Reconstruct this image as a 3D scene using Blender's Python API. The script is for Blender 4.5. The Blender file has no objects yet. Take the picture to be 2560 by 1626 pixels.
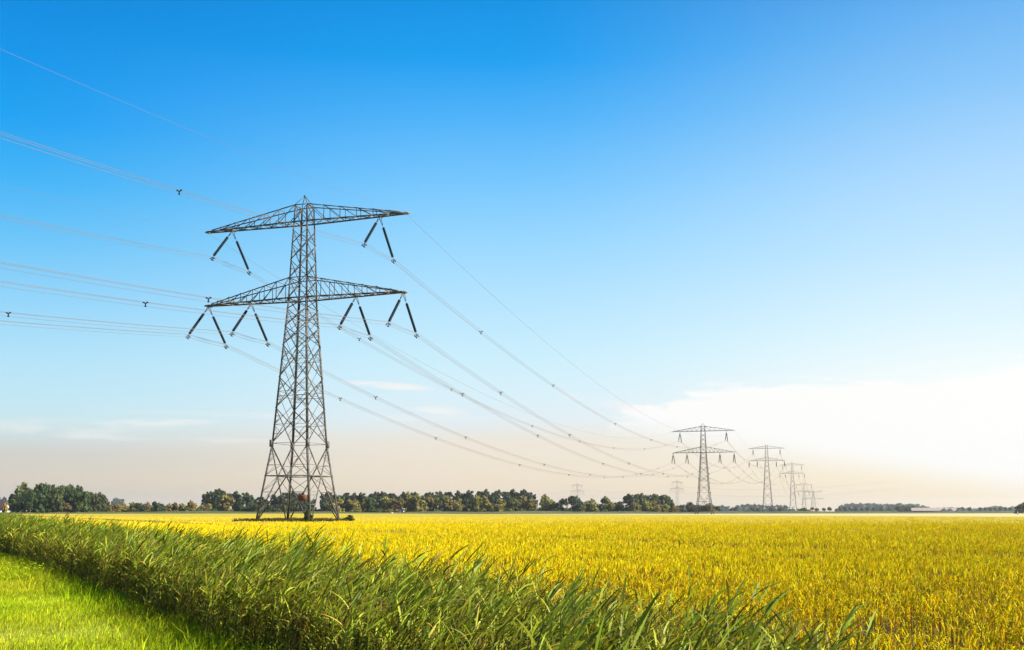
import bpy, math, random
import numpy as np
from mathutils import Vector, Matrix

R = math.radians
S = bpy.context.scene
COL = S.collection
random.seed(7)
RNG = np.random.default_rng(11)

# ------------------------------------------------------------------ camera
CAM_Z = 2.05
F = 2580.6            # focal length in photo pixels (photo 2560 wide)
HOR = 1278.0          # photo row of the horizon
cam = bpy.data.cameras.new('camera')
cam.sensor_width = 36.0
cam.lens = F / 2560 * 36
cam.shift_y = 0.0839
cam.clip_start = 0.1
cam.clip_end = 20000
camo = bpy.data.objects.new('camera', cam)
camo.location = (0, 0, CAM_Z)
camo.rotation_euler = (R(90 + 5.54), 0, 0)
COL.objects.link(camo)
S.camera = camo

# ------------------------------------------------------------------ light
SUN_AZ, SUN_EL = 104.0, 34.0
sun = bpy.data.lights.new('sun', 'SUN')
sun.energy = 5.0
sun.angle = R(0.53)
sun.color = (1.0, 0.95, 0.85)
suno = bpy.data.objects.new('sun', sun)
sd = Vector((math.sin(R(SUN_AZ)) * math.cos(R(SUN_EL)), math.cos(R(SUN_AZ)) * math.cos(R(SUN_EL)), math.sin(R(SUN_EL))))
suno.rotation_euler = sd.to_track_quat('Z', 'Y').to_euler()
suno.location = (40, -20, 60)
COL.objects.link(suno)
S.view_settings.view_transform = 'Standard'
S.view_settings.look = 'None'
S.view_settings.gamma = 1
S.view_settings.use_curve_mapping = False
EXPO = 1.5
S.view_settings.exposure = EXPO


def lin(r, g, b):
    f = lambda c: (c / 255 / 12.92) if c <= 10 else ((c / 255 + 0.055) / 1.055) ** 2.4
    return (f(r), f(g), f(b), 1.0)


# ------------------------------------------------------------------ world
W = bpy.data.worlds.new('World')
S.world = W
W.use_nodes = True
nt = W.node_tree
nt.nodes.clear()
N = nt.nodes.new
L = nt.links.new


def wmath(op, a, b=None, c=None, clamp=False):
    n = N('ShaderNodeMath')
    n.operation = op
    n.use_clamp = clamp
    for i, v in enumerate((a, b, c)):
        if v is None:
            continue
        if isinstance(v, (int, float)):
            n.inputs[i].default_value = v
        else:
            L(v, n.inputs[i])
    return n.outputs[0]


def wstep(v, a, b):                      # smoothstep a -> b
    n = N('ShaderNodeMapRange')
    n.interpolation_type = 'SMOOTHSTEP'
    L(v, n.inputs['Value'])
    n.inputs['From Min'].default_value = a
    n.inputs['From Max'].default_value = b
    return n.outputs['Result']


def wramp(v, stops):
    n = N('ShaderNodeValToRGB')
    cr = n.color_ramp
    cr.interpolation = 'B_SPLINE' if False else 'LINEAR'
    while len(cr.elements) < len(stops):
        cr.elements.new(0.5)
    for e, (p, c) in zip(cr.elements, stops):
        e.position = p
        e.color = c
    L(v, n.inputs[0])
    return n.outputs[0]


def wmix(f, a, b):
    n = N('ShaderNodeMix')
    n.data_type = 'RGBA'
    if isinstance(f, (int, float)):
        n.inputs['Factor'].default_value = f
    else:
        L(f, n.inputs['Factor'])
    for k, v in (('A', a), ('B', b)):
        s = [i for i in n.inputs if i.name == k and i.type == 'RGBA'][0]
        if isinstance(v, tuple):
            s.default_value = v
        else:
            L(v, s)
    return [o for o in n.outputs if o.type == 'RGBA'][0]


tc = N('ShaderNodeTexCoord')
sep = N('ShaderNodeSeparateXYZ')
L(tc.outputs['Generated'], sep.inputs[0])
dx, dy, dz = sep.outputs
hyp = wmath('SQRT', wmath('ADD', wmath('MULTIPLY', dx, dx), wmath('MULTIPLY', dy, dy)))
EL = wmath('DIVIDE', dz, wmath('MAXIMUM', hyp, 0.001))        # tan of the elevation
AZ = wmath('ARCTAN2', dx, dy)                                  # azimuth right of the view
E2 = wmath('MULTIPLY', EL, 1.6, clamp=True)
K = 1.6
left = wramp(E2, [(0.000 * K, lin(216, 204, 186)), (0.027 * K, lin(222, 211, 193)), (0.050 * K, lin(212, 211, 203)), (0.064 * K, lin(210, 222, 223)), (0.078 * K, lin(205, 232, 238)), (0.098 * K, lin(195, 233, 246)), (0.134 * K, lin(180, 228, 250)), (0.188 * K, lin(145, 213, 252)), (0.242 * K, lin(105, 197, 250)), (0.297 * K, lin(60, 180, 248)), (0.353 * K, lin(16, 162, 243)), (0.409 * K, lin(0, 150, 236)), (0.466 * K, lin(0, 139, 225)), (1.0, lin(0, 105, 195))])
mid = wramp(E2, [(0.000 * K, lin(243, 222, 190)), (0.030 * K, lin(245, 229, 203)), (0.068 * K, lin(240, 232, 219)), (0.088 * K, lin(228, 240, 246)), (0.108 * K, lin(220, 242, 251)), (0.147 * K, lin(205, 240, 254)), (0.207 * K, lin(180, 228, 255)), (0.267 * K, lin(150, 215, 255)), (0.328 * K, lin(115, 198, 254)), (0.390 * K, lin(76, 179, 250)), (0.452 * K, lin(15, 160, 242)), (0.515 * K, lin(0, 147, 231)), (1.0, lin(0, 105, 195))])
right = wramp(E2, [(0.000 * K, lin(254, 229, 190)), (0.027 * K, lin(255, 240, 208)), (0.060 * K, lin(255, 250, 236)), (0.097 * K, lin(255, 255, 250)), (0.125 * K, lin(246, 254, 254)), (0.168 * K, lin(225, 247, 255)), (0.240 * K, lin(195, 232, 255)), (0.310 * K, lin(172, 218, 255)), (0.389 * K, lin(134, 198, 250)), (0.463 * K, lin(104, 179, 243)), (1.0, lin(0, 105, 195))])
sky = wmix(wstep(AZ, -0.50, -0.02), left, mid)
sky = wmix(wstep(AZ, -0.02, 0.47), sky, right)
# thin clouds, laid out by direction
comb = N('ShaderNodeCombineXYZ')
L(wmath('MULTIPLY', AZ, 6.0), comb.inputs[0])
L(wmath('MULTIPLY', EL, 34.0), comb.inputs[1])
noi = N('ShaderNodeTexNoise')
noi.inputs['Scale'].default_value = 1.3
noi.inputs['Detail'].default_value = 9
noi.inputs['Roughness'].default_value = 0.6
noi.inputs['Distortion'].default_value = 0.5
L(comb.outputs[0], noi.inputs['Vector'])
nz = wmath('SUBTRACT', noi.outputs['Fac'], 0.5)
# the broad bank on the right: soft top edge that rises a little to the right
edge = N('ShaderNodeFloatCurve')
L(wmath('MULTIPLY', AZ, 1.25, clamp=True), edge.inputs['Value'])
cv = edge.mapping.curves[0]
pts = [(0.0, 0.0), (0.09, 0.18), (0.125, 0.475), (0.19, 0.55), (0.25, 0.62), (0.30, 0.605), (0.42, 0.605), (0.52, 0.625), (0.60, 0.67), (1.0, 0.80)]
while len(cv.points) < len(pts):
    cv.points.new(0.5, 0.5)
for p, (a, b) in zip(cv.points, pts):
    p.location = (a, b)
    p.handle_type = 'AUTO_CLAMPED'
edge.mapping.update()
top = wmath('MULTIPLY', edge.outputs[0], 0.2)
dd = wmath('ADD', wmath('SUBTRACT', top, EL), wmath('MULTIPLY', nz, 0.085))
bank = wmath('MULTIPLY', wstep(dd, -0.001, 0.010), wstep(wmath('ADD', EL, wmath('MULTIPLY', wmath('SUBTRACT', AZ, 0.10), 0.18)), 0.066, 0.104))
sky = wmix(wmath('MULTIPLY', bank, wstep(AZ, 0.03, 0.11)), sky, (1.0, 1.0, 0.985, 1))


def wisp(az, el, ra, re, slope, k):
    a = wmath('DIVIDE', wmath('SUBTRACT', AZ, az), ra)
    e = wmath('DIVIDE', wmath('SUBTRACT', EL, wmath('ADD', wmath('MULTIPLY', wmath('SUBTRACT', AZ, az), slope), el)), re)
    e = wmath('ADD', e, wmath('MULTIPLY', nz, 2.2))
    q = wmath('ADD', wmath('MULTIPLY', a, a), wmath('MULTIPLY', e, e))
    m = wmath('SUBTRACT', 1.0, q, clamp=True)
    n2 = wstep(noi.outputs['Fac'], 0.36, 0.60)
    return wmath('MULTIPLY', wmath('MULTIPLY', m, n2), k)


for args in [(-0.330, 0.081, 0.060, 0.0042, 0.035, 1.0), (-0.405, 0.074, 0.10, 0.010, 0.02, 0.6), (-0.120, 0.1215, 0.050, 0.0042, -0.06, 1.0),
             (-0.075, 0.099, 0.035, 0.0055, -0.12, 0.75), (-0.20, 0.0905, 0.22, 0.004, 0.0, 0.3), (-0.30, 0.066, 0.16, 0.003, 0.0, 0.4), (0.09, 0.105, 0.05, 0.006, -0.2, 0.6)]:
    sky = wmix(wisp(*args), sky, (0.95, 0.93, 0.90, 1))

nish = N('ShaderNodeTexSky')
nish.sky_type = 'NISHITA'
nish.sun_disc = False
nish.sun_elevation = R(SUN_EL)
nish.sun_rotation = R(SUN_AZ)
nish.air_density = 1.3
nish.dust_density = 1.5
bgN = N('ShaderNodeBackground')
L(nish.outputs[0], bgN.inputs['Color'])
bgN.inputs['Strength'].default_value = 0.012
bgS = N('ShaderNodeBackground')
L(sky, bgS.inputs['Color'])
bgS.inputs['Strength'].default_value = 1.03 / (2 ** EXPO)
mx = N('ShaderNodeMixShader')
mx.inputs[0].default_value = 0.97
L(bgN.outputs[0], mx.inputs[1])
L(bgS.outputs[0], mx.inputs[2])
wo = N('ShaderNodeOutputWorld')
L(mx.outputs[0], wo.inputs['Surface'])

# ------------------------------------------------------------------ helpers


def mat(name, color, rough=0.8, noise=None, metallic=0.0, tint=False, trans=0.0, rnd=0.0, bump=None, spec=0.3):
    """noise = (scale, second colour[, stretch]); tint multiplies the per-face colour attribute."""
    m = bpy.data.materials.new(name)
    m.use_nodes = True
    t = m.node_tree
    p = t.nodes['Principled BSDF']
    p.inputs['Roughness'].default_value = rough
    p.inputs['Metallic'].default_value = metallic
    p.inputs['Specular IOR Level'].default_value = spec
    c = t.nodes.new('ShaderNodeRGB')
    c.outputs[0].default_value = (*color, 1)
    out = c.outputs[0]

    def mixn(fac, a, b, blend='MIX'):
        n = t.nodes.new('ShaderNodeMix')
        n.data_type = 'RGBA'
        n.blend_type = blend
        n.clamp_result = False
        ins = [i for i in n.inputs if i.type == 'RGBA']
        if isinstance(fac, float):
            n.inputs[0].default_value = fac
        else:
            t.links.new(fac, n.inputs[0])
        for s, v in zip(ins, (a, b)):
            if isinstance(v, tuple):
                s.default_value = v
            else:
                t.links.new(v, s)
        return [o for o in n.outputs if o.type == 'RGBA'][0]
    if noise:
        co = t.nodes.new('ShaderNodeTexCoord')
        mp = t.nodes.new('ShaderNodeMapping')
        t.links.new(co.outputs['Object'], mp.inputs[0])
        if len(noise) > 2:
            mp.inputs['Scale'].default_value = noise[2]
        nn = t.nodes.new('ShaderNodeTexNoise')
        nn.inputs['Scale'].default_value = noise[0]
        nn.inputs['Detail'].default_value = 6
        nn.inputs['Roughness'].default_value = 0.65
        t.links.new(mp.outputs[0], nn.inputs['Vector'])
        rr = t.nodes.new('ShaderNodeMapRange')
        rr.inputs['From Min'].default_value = 0.35
        rr.inputs['From Max'].default_value = 0.65
        t.links.new(nn.outputs['Fac'], rr.inputs['Value'])
        out = mixn(rr.outputs[0], out, (*noise[1], 1))
        if bump:
            bp = t.nodes.new('ShaderNodeBump')
            bp.inputs['Strength'].default_value = bump
            bp.inputs['Distance'].default_value = 0.2
            t.links.new(nn.outputs['Fac'], bp.inputs['Height'])
            t.links.new(bp.outputs[0], p.inputs['Normal'])
    if rnd:
        oi = t.nodes.new('ShaderNodeObjectInfo')
        hs = t.nodes.new('ShaderNodeHueSaturation')
        m1 = t.nodes.new('ShaderNodeMapRange')
        m1.inputs['To Min'].default_value = 0.5 - 0.035 * rnd
        m1.inputs['To Max'].default_value = 0.5 + 0.035 * rnd
        t.links.new(oi.outputs['Random'], m1.inputs['Value'])
        m2 = t.nodes.new('ShaderNodeMapRange')
        m2.inputs['To Min'].default_value = 1 - 0.25 * rnd
        m2.inputs['To Max'].default_value = 1 + 0.25 * rnd
        fr = t.nodes.new('ShaderNodeMath')
        fr.operation = 'FRACT'
        ml = t.nodes.new('ShaderNodeMath')
        ml.operation = 'MULTIPLY'
        ml.inputs[1].default_value = 7.31
        t.links.new(oi.outputs['Random'], ml.inputs[0])
        t.links.new(ml.outputs[0], fr.inputs[0])
        t.links.new(fr.outputs[0], m2.inputs['Value'])
        t.links.new(m1.outputs[0], hs.inputs['Hue'])
        t.links.new(m2.outputs[0], hs.inputs['Value'])
        t.links.new(out, hs.inputs['Color'])
        out = hs.outputs[0]
    if tint:
        at = t.nodes.new('ShaderNodeAttribute')
        at.attribute_name = 'tint'
        out = mixn(1.0, out, at.outputs['Color'], 'MULTIPLY')
    t.links.new(out, p.inputs['Base Color'])
    if trans:
        tr = t.nodes.new('ShaderNodeBsdfTranslucent')
        t.links.new(out, tr.inputs['Color'])
        ms = t.nodes.new('ShaderNodeMixShader')
        ms.inputs[0].default_value = trans
        t.links.new(p.outputs[0], ms.inputs[1])
        t.links.new(tr.outputs[0], ms.inputs[2])
        t.links.new(ms.outputs[0], t.nodes['Material Output'].inputs['Surface'])
    return m


def mesh_np(name, v, quads, m, tint=None, tris=None, smooth=False):
    """numpy arrays to mesh; tint (faces,3)"""
    me = bpy.data.meshes.new(name)
    v = np.asarray(v, dtype=np.float32)
    me.vertices.add(len(v))
    me.vertices.foreach_set('co', v.ravel())
    q = np.asarray(quads, dtype=np.int32).reshape(-1, 4)
    idx = q.ravel()
    starts = np.arange(len(q), dtype=np.int32) * 4
    if tris is not None and len(tris):
        tr = np.asarray(tris, dtype=np.int32).reshape(-1, 3)
        starts = np.concatenate([starts, len(idx) + np.arange(len(tr), dtype=np.int32) * 3])
        idx = np.concatenate([idx, tr.ravel()])
    me.loops.add(len(idx))
    me.loops.foreach_set('vertex_index', idx.astype(np.int32))
    me.polygons.add(len(starts))
    me.polygons.foreach_set('loop_start', starts.astype(np.int32))
    me.update(calc_edges=True)
    me.validate()
    if tint is not None:
        a = me.attributes.new('tint', 'FLOAT_COLOR', 'FACE')
        c = np.ones((len(me.polygons), 4), dtype=np.float32)
        c[:len(tint), :3] = tint[:len(c)]
        a.data.foreach_set('color', c.ravel())
    if smooth:
        me.polygons.foreach_set('use_smooth', np.ones(len(me.polygons), dtype=bool))
    me.materials.append(m)
    return me


def link(name, me, parent=None, loc=None):
    o = bpy.data.objects.new(name, me)
    COL.objects.link(o)
    if parent:
        o.parent = parent
    if loc is not None:
        o.location = loc
    return o


def tag(o, label=None, cat=None, group=None, kind=None):
    if label:
        o['label'] = label
    if cat:
        o['category'] = cat
    if group:
        o['group'] = group
    if kind:
        o['kind'] = kind
    return o


def empty(name, loc=(0, 0, 0), rz=0.0):
    o = bpy.data.objects.new(name, None)
    o.empty_display_size = 0.5
    o.location = loc
    o.rotation_euler = (0, 0, rz)
    COL.objects.link(o)
    return o


def copy_tree(o, parent=None):
    c = o.copy()
    COL.objects.link(c)
    if parent:
        c.parent = parent
    for ch in list(o.children):
        copy_tree(ch, c)
    return c


class MB:                                # collects bars / boxes / tubes into one mesh
    def __init__(s):
        s.v, s.q, s.t = [], [], []

    def bar(s, p, q, w, h=None):
        p, q = Vector(p), Vector(q)
        d = q - p
        if d.length < 1e-6:
            return
        d.normalize()
        up = Vector((0, 0, 1)) if abs(d.z) < 0.95 else Vector((0, 1, 0))
        a = d.cross(up).normalized() * (w / 2)
        b = d.cross(a).normalized() * ((h or w) / 2)
        i = len(s.v)
        for c in (p, q):
            for x, y in ((-1, -1), (1, -1), (1, 1), (-1, 1)):
                s.v.append(tuple(c + a * x + b * y))
        s.q += [(i, i + 1, i + 5, i + 4), (i + 1, i + 2, i + 6, i + 5), (i + 2, i + 3, i + 7, i + 6), (i + 3, i, i + 4, i + 7),
                (i + 3, i + 2, i + 1, i), (i + 4, i + 5, i + 6, i + 7)]

    def angle(s, p, q, w, t, out):       # L-section member: two thin flanges, corner towards 'out'
        p, q = Vector(p), Vector(q)
        o = Vector((out[0], out[1], 0))
        for k in ((1, 0), (0, 1)):
            f = Vector((-math.copysign(w, o.x) if k[0] else 0, -math.copysign(w, o.y) if k[1] else 0, 0))
            tt = Vector((0 if k[0] else -math.copysign(t, o.x), 0 if k[1] else -math.copysign(t, o.y), 0))
            i = len(s.v)
            for c in (p, q):
                for x, y in ((0, 0), (1, 0), (1, 1), (0, 1)):
                    s.v.append(tuple(c + f * x + tt * y))
            s.q += [(i, i + 1, i + 5, i + 4), (i + 1, i + 2, i + 6, i + 5), (i + 2, i + 3, i + 7, i + 6), (i + 3, i, i + 4, i + 7),
                    (i + 3, i + 2, i + 1, i), (i + 4, i + 5, i + 6, i + 7)]

    def box(s, x0, x1, y0, y1, z0, z1):
        i = len(s.v)
        s.v += [(x0, y0, z0), (x1, y0, z0), (x1, y1, z0), (x0, y1, z0), (x0, y0, z1), (x1, y0, z1), (x1, y1, z1), (x0, y1, z1)]
        s.q += [(i + 3, i + 2, i + 1, i), (i + 4, i + 5, i + 6, i + 7), (i, i + 1, i + 5, i + 4), (i + 1, i + 2, i + 6, i + 5), (i + 2, i + 3, i + 7, i + 6), (i + 3, i, i + 4, i + 7)]

    def poly(s, pts):
        i = len(s.v)
        s.v += list(pts)
        if len(pts) == 4:
            s.q.append(tuple(range(i, i + 4)))
        else:
            for k in range(1, len(pts) - 1):
                s.t.append((i, i + k, i + k + 1))

    def lathe(s, p, q, prof, n=8):       # prof: (fraction along, radius)
        p, q = Vector(p), Vector(q)
        d = (q - p)
        u = d.normalized()
        up = Vector((0, 0, 1)) if abs(u.z) < 0.95 else Vector((0, 1, 0))
        a = u.cross(up).normalized()
        b = u.cross(a)
        i0 = len(s.v)
        for f, r in prof:
            c = p + d * f
            for k in range(n):
                t = 2 * math.pi * k / n
                s.v.append(tuple(c + a * (r * math.cos(t)) + b * (r * math.sin(t))))
        for j in range(len(prof) - 1):
            for k in range(n):
                k2 = (k + 1) % n
                s.q.append((i0 + j * n + k, i0 + j * n + k2, i0 + (j + 1) * n + k2, i0 + (j + 1) * n + k))
        for j, rev in ((0, True), (len(prof) - 1, False)):
            c = len(s.v)
            s.v.append(tuple(p + d * prof[j][0]))
            for k in range(n):
                k2 = (k + 1) % n
                s.t.append((c, i0 + j * n + (k2 if rev else k), i0 + j * n + (k if rev else k2)))

    def tube(s, pts, r, n=4):
        P = np.array(pts, dtype=float)
        i0 = len(s.v)
        for j in range(len(P)):
            d = P[min(j + 1, len(P) - 1)] - P[max(j - 1, 0)]
            d = Vector(d).normalized()
            up = Vector((0, 0, 1)) if abs(d.z) < 0.95 else Vector((0, 1, 0))
            a = d.cross(up).normalized()
            b = d.cross(a)
            rr = r[j] if hasattr(r, '__len__') else r
            for k in range(n):
                t = 2 * math.pi * k / n
                s.v.append(tuple(Vector(P[j]) + a * (rr * math.cos(t)) + b * (rr * math.sin(t))))
        for j in range(len(P) - 1):
            for k in range(n):
                k2 = (k + 1) % n
                s.q.append((i0 + j * n + k, i0 + j * n + k2, i0 + (j + 1) * n + k2, i0 + (j + 1) * n + k))

    def build(s, name, m, parent=None, smooth=False):
        return link(name, mesh_np(name, s.v, s.q, m, tris=s.t, smooth=smooth), parent)


def strips(P, Wd, start=0):
    """P (N,K,3) centres, Wd (N,K,3) half widths -> verts, quads"""
    n, k, _ = P.shape
    v = np.stack([P - Wd, P + Wd], axis=2).reshape(-1, 3)
    base = (np.arange(n) * k * 2)[:, None] + (np.arange(k - 1) * 2)[None, :]
    q = np.stack([base, base + 1, base + 3, base + 2], axis=-1).reshape(-1, 4) + start
    return v, q


class Veg:                               # collects strips with a colour per strip
    def __init__(s):
        s.v, s.q, s.c, s.n = [], [], [], 0

    def add(s, P, Wd, col):
        v, q = strips(P, Wd, s.n)
        s.v.append(v)
        s.q.append(q)
        s.c.append(np.repeat(col, P.shape[1] - 1, axis=0))
        s.n += len(v)

    def build(s, name, m, parent=None):
        me = mesh_np(name, np.concatenate(s.v), np.concatenate(s.q), m, tint=np.concatenate(s.c))
        return link(name, me, parent)


def px(x, y, Z):                          # photo pixel + distance ahead -> world x, z
    return (x - 1280) / F * Z, CAM_Z + (HOR - y) / F * Z


# ------------------------------------------------------------------ materials
M = {}
M['steel'] = mat('galvanised_steel', (0.135, 0.122, 0.105), 0.6, noise=(1.3, (0.05, 0.044, 0.038)), metallic=0.25)
M['steel_light'] = mat('steel_plate', (0.20, 0.18, 0.15), 0.5, noise=(2.0, (0.13, 0.11, 0.09)), metallic=0.2)
M['chord'] = mat('arm_steel', (0.040, 0.038, 0.042), 0.6, noise=(1.5, (0.075, 0.066, 0.058)), metallic=0.2)
M['insul'] = mat('dark_green_porcelain', (0.003, 0.009, 0.010), 0.7, noise=(5.0, (0.005, 0.007, 0.009)), spec=0.12)
M['wire'] = mat('aluminium_wire', (0.135, 0.115, 0.095), 0.6, noise=(0.05, (0.18, 0.15, 0.12)), metallic=0.2)
M['spacer'] = mat('black_spacer', (0.010, 0.010, 0.011), 0.9, noise=(4.0, (0.014, 0.014, 0.014)), spec=0.1)
M['sign'] = mat('rusty_orange_board', (0.20, 0.050, 0.012), 0.7, noise=(3.0, (0.13, 0.03, 0.010)))
M['ink'] = mat('dark_paint', (0.05, 0.015, 0.01), 0.7, noise=(3.0, (0.04, 0.02, 0.01)))
M['bark'] = mat('bark', (0.10, 0.075, 0.05), 0.9, noise=(1.5, (0.06, 0.045, 0.03)))
LF = dict(rough=0.6, tint=True, trans=0.28, rnd=1.0)
M['leaf_dark'] = mat('leaf_dark_green', (0.042, 0.062, 0.012), **LF)
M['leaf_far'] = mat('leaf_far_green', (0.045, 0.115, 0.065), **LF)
M['leaf_olive'] = mat('leaf_olive_brown', (0.185, 0.155, 0.030), **LF)
M['leaf_poplar'] = mat('leaf_deep_green', (0.032, 0.052, 0.016), **LF)
M['leaf_light'] = mat('leaf_light_green', (0.115, 0.125, 0.026), **LF)
M['leaf_red'] = mat('leaf_rusty_red', (0.105, 0.066, 0.030), **LF)
M['leaf_yellow'] = mat('leaf_yellow', (0.28, 0.21, 0.05), **LF)
M['reed'] = mat('reed_leaf', (0.205, 0.215, 0.008), rough=0.55, tint=True, trans=0.30, spec=0.2)
M['grass'] = mat('lawn_grass', (0.39, 0.455, 0.003), rough=0.7, tint=True, trans=0.35, spec=0.12)
M['wheat'] = mat('ripe_wheat', (0.76, 0.60, 0.005), rough=0.7, tint=True, trans=0.10, spec=0.05)
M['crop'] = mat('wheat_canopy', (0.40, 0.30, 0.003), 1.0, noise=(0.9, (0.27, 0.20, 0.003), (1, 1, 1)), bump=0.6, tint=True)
M['pale'] = mat('pale_stubble', (0.44, 0.37, 0.16), 0.9, noise=(0.08, (0.36, 0.28, 0.10), (0.3, 2, 1)))
M['ground'] = mat('meadow_ground', (0.028, 0.034, 0.010), 0.95, noise=(0.02, (0.042, 0.048, 0.015)))
M['verge'] = mat('verge_turf', (0.22, 0.24, 0.005), 0.9, noise=(3.0, (0.14, 0.16, 0.005)), bump=0.4)
M['bank'] = mat('bank_grass', (0.035, 0.048, 0.012), 0.95, noise=(0.15, (0.07, 0.075, 0.016), (0.4, 1, 3)))
M['weed'] = mat('rough_weeds', (0.085, 0.065, 0.018), rough=0.8, tint=True, trans=0.2)

# ------------------------------------------------------------------ the land
HX, HZ = -0.508, 0.861                   # direction of reed bed, tramlines and field strips
NX, NZ = 0.861, 0.508                    # across it, towards the field
Z0 = 8.2


def st(s, t):                            # field coordinates -> world x, y
    return NX * s + HX * t, Z0 + NZ * s + HZ * t


def to_st(x, y):
    return NX * x + NZ * (y - Z0), HX * x + HZ * (y - Z0)


BA, BB = 575.0, 0.40                     # the bank behind the fields: y = BA + BB x


def t_back(s):
    return (BA - Z0 + s * (0.861 * BB - 0.508)) / (0.861 + 0.508 * BB)


def fbm(x, y, sc, seed=0, octv=4):       # cheap value noise made of sines
    r = np.random.default_rng(seed)
    o = np.zeros_like(x, dtype=float)
    a = 1.0
    for k in range(octv):
        for j in range(3):
            th = r.uniform(0, math.pi * 2)
            o += a * np.sin((x * math.cos(th) + y * math.sin(th)) * sc * 2 ** k * r.uniform(0.8, 1.25) + r.uniform(0, 6.28)) / 3
        a *= 0.55
    return o


def sheet(name, s0, s1, tfun, zfun, m, ns=60, nt_=220, power=2.0, skirt=True, tinted=False):
    ss = s0 + (s1 - s0) * np.linspace(0, 1, ns) ** power
    if tinted:
        ss = np.sort(np.concatenate([ss, [22.4, 22.7, 23.2, 24.6, 26.0, 26.5, 26.8]]))
        ns = len(ss)
    v = []
    for s_ in ss:
        t0, t1 = -170.0, tfun(s_)
        tt = np.sort(np.concatenate([np.linspace(t0, -20, 12, endpoint=False), -20 + (t1 + 20) * np.linspace(0, 1, nt_ - 12) ** power]))
        x, y = st(s_, tt)
        v.append(np.stack([x, y, zfun(x, y)], -1))
    v = np.array(v)
    q = []
    a = np.arange(ns * nt_).reshape(ns, nt_)
    q = np.stack([a[:-1, :-1], a[1:, :-1], a[1:, 1:], a[:-1, 1:]], -1).reshape(-1, 4)
    v = v.reshape(-1, 3)
    if skirt:
        e = np.concatenate([a[0, :], a[1:, -1], a[-1, ::-1][1:], a[::-1, 0][1:]])
        low = v[e].copy()
        low[:, 2] = 0.0
        b = len(v) + np.arange(len(e))
        v = np.concatenate([v, low])
        q = np.concatenate([q, np.stack([e[:-1], b[:-1], b[1:], e[1:]], -1)])
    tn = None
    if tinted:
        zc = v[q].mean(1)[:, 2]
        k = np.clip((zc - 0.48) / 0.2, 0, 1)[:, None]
        tn = np.array([[0.16, 0.12, 1.2]]) * (1 - k) + np.array([[1, 1, 1]]) * k  # low faces tinted stalk brown, with shade under the ears put in
    me = mesh_np(name, v, q, m, smooth=True, tint=tn)
    return link(name, me)


TRAM = [24.6]                      # the two wheel tracks, as distance across the field


def crop_z(x, y):
    d = np.hypot(x, y)
    z = np.interp(d, [0, 12, 40, 90, 200, 600], [0.10, 0.16, 0.40, 0.58, 0.73, 0.75])
    s_, _ = to_st(x, y)
    tr_ = np.clip(1.9 - np.abs(s_ - 24.6), 0, 0.5) / 0.5
    return z + 0.015 * fbm(x, y, 0.25, 3) - tr_ * np.clip(z - 0.33, 0, 1)


def flat_z(h):
    return lambda x, y: np.full_like(x, h) + 0.03 * fbm(x, y, 0.06, 5)


g = MB()
DITCH = [(-4200, 0), (-0.15, 0), (0.35, -0.35), (0.9, -0.62), (1.8, -0.62), (2.35, -0.3), (2.7, 0), (4200, 0)]
TT = [-4200, -300, -30] + list(np.linspace(-20, 150, 18)) + [400, 4200]
for (sa, za), (sb, zb) in zip(DITCH[:-1], DITCH[1:]):
    for ta, tb in zip(TT[:-1], TT[1:]):
        g.poly([(*st(sa, ta), za), (*st(sa, tb), za), (*st(sb, tb), zb), (*st(sb, ta), zb)][::-1])
tag(g.build('ground', M['ground']), kind='structure')
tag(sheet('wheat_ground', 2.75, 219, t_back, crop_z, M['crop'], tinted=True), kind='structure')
tag(sheet('pale_field', 219.3, 900, t_back, flat_z(0.45), M['pale'], ns=40, nt_=60, power=1.0), kind='structure')
# verge on the near side of the reeds
v = []
for s_ in np.linspace(-14, -0.1, 20):
    x, y = st(s_, np.linspace(-14, 120, 200))
    v.append(np.stack([x, y, 0.01 + 0.02 * fbm(x, y, 0.8, 9) + 0.02], -1))
a = np.arange(20 * 200).reshape(20, 200)
q = np.stack([a[:-1, :-1], a[1:, :-1], a[1:, 1:], a[:-1, 1:]], -1).reshape(-1, 4)
tag(link('verge', mesh_np('verge', np.array(v).reshape(-1, 3), q, M['verge'], smooth=True)), kind='structure')
# long grassy bank behind the fields
xs = np.linspace(-1100, 1900, 300)
prof = [(-7, -0.02), (-4.5, 0.9), (-2, 1.55), (0.5, 1.75), (3, 1.55), (7, -0.02)]
v = np.array([[(x, BA + BB * x + 9 + o, h * (1 + 0.13 * math.sin(x * 0.11) + 0.1 * math.sin(x * 0.037 + 1))) for o, h in prof] for x in xs])
a = np.arange(300 * 6).reshape(300, 6)
q = np.stack([a[:-1, :-1], a[1:, :-1], a[1:, 1:], a[:-1, 1:]], -1).reshape(-1, 4)
tag(link('bank', mesh_np('bank', v.reshape(-1, 3), q, M['bank'], smooth=True)), kind='structure')

# ------------------------------------------------------------------ wheat
PX, PY, TH = -29.04, 141.08, 0.3175      # nearest pylon


def rnd(n, a, b):
    return RNG.uniform(a, b, n)


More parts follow.
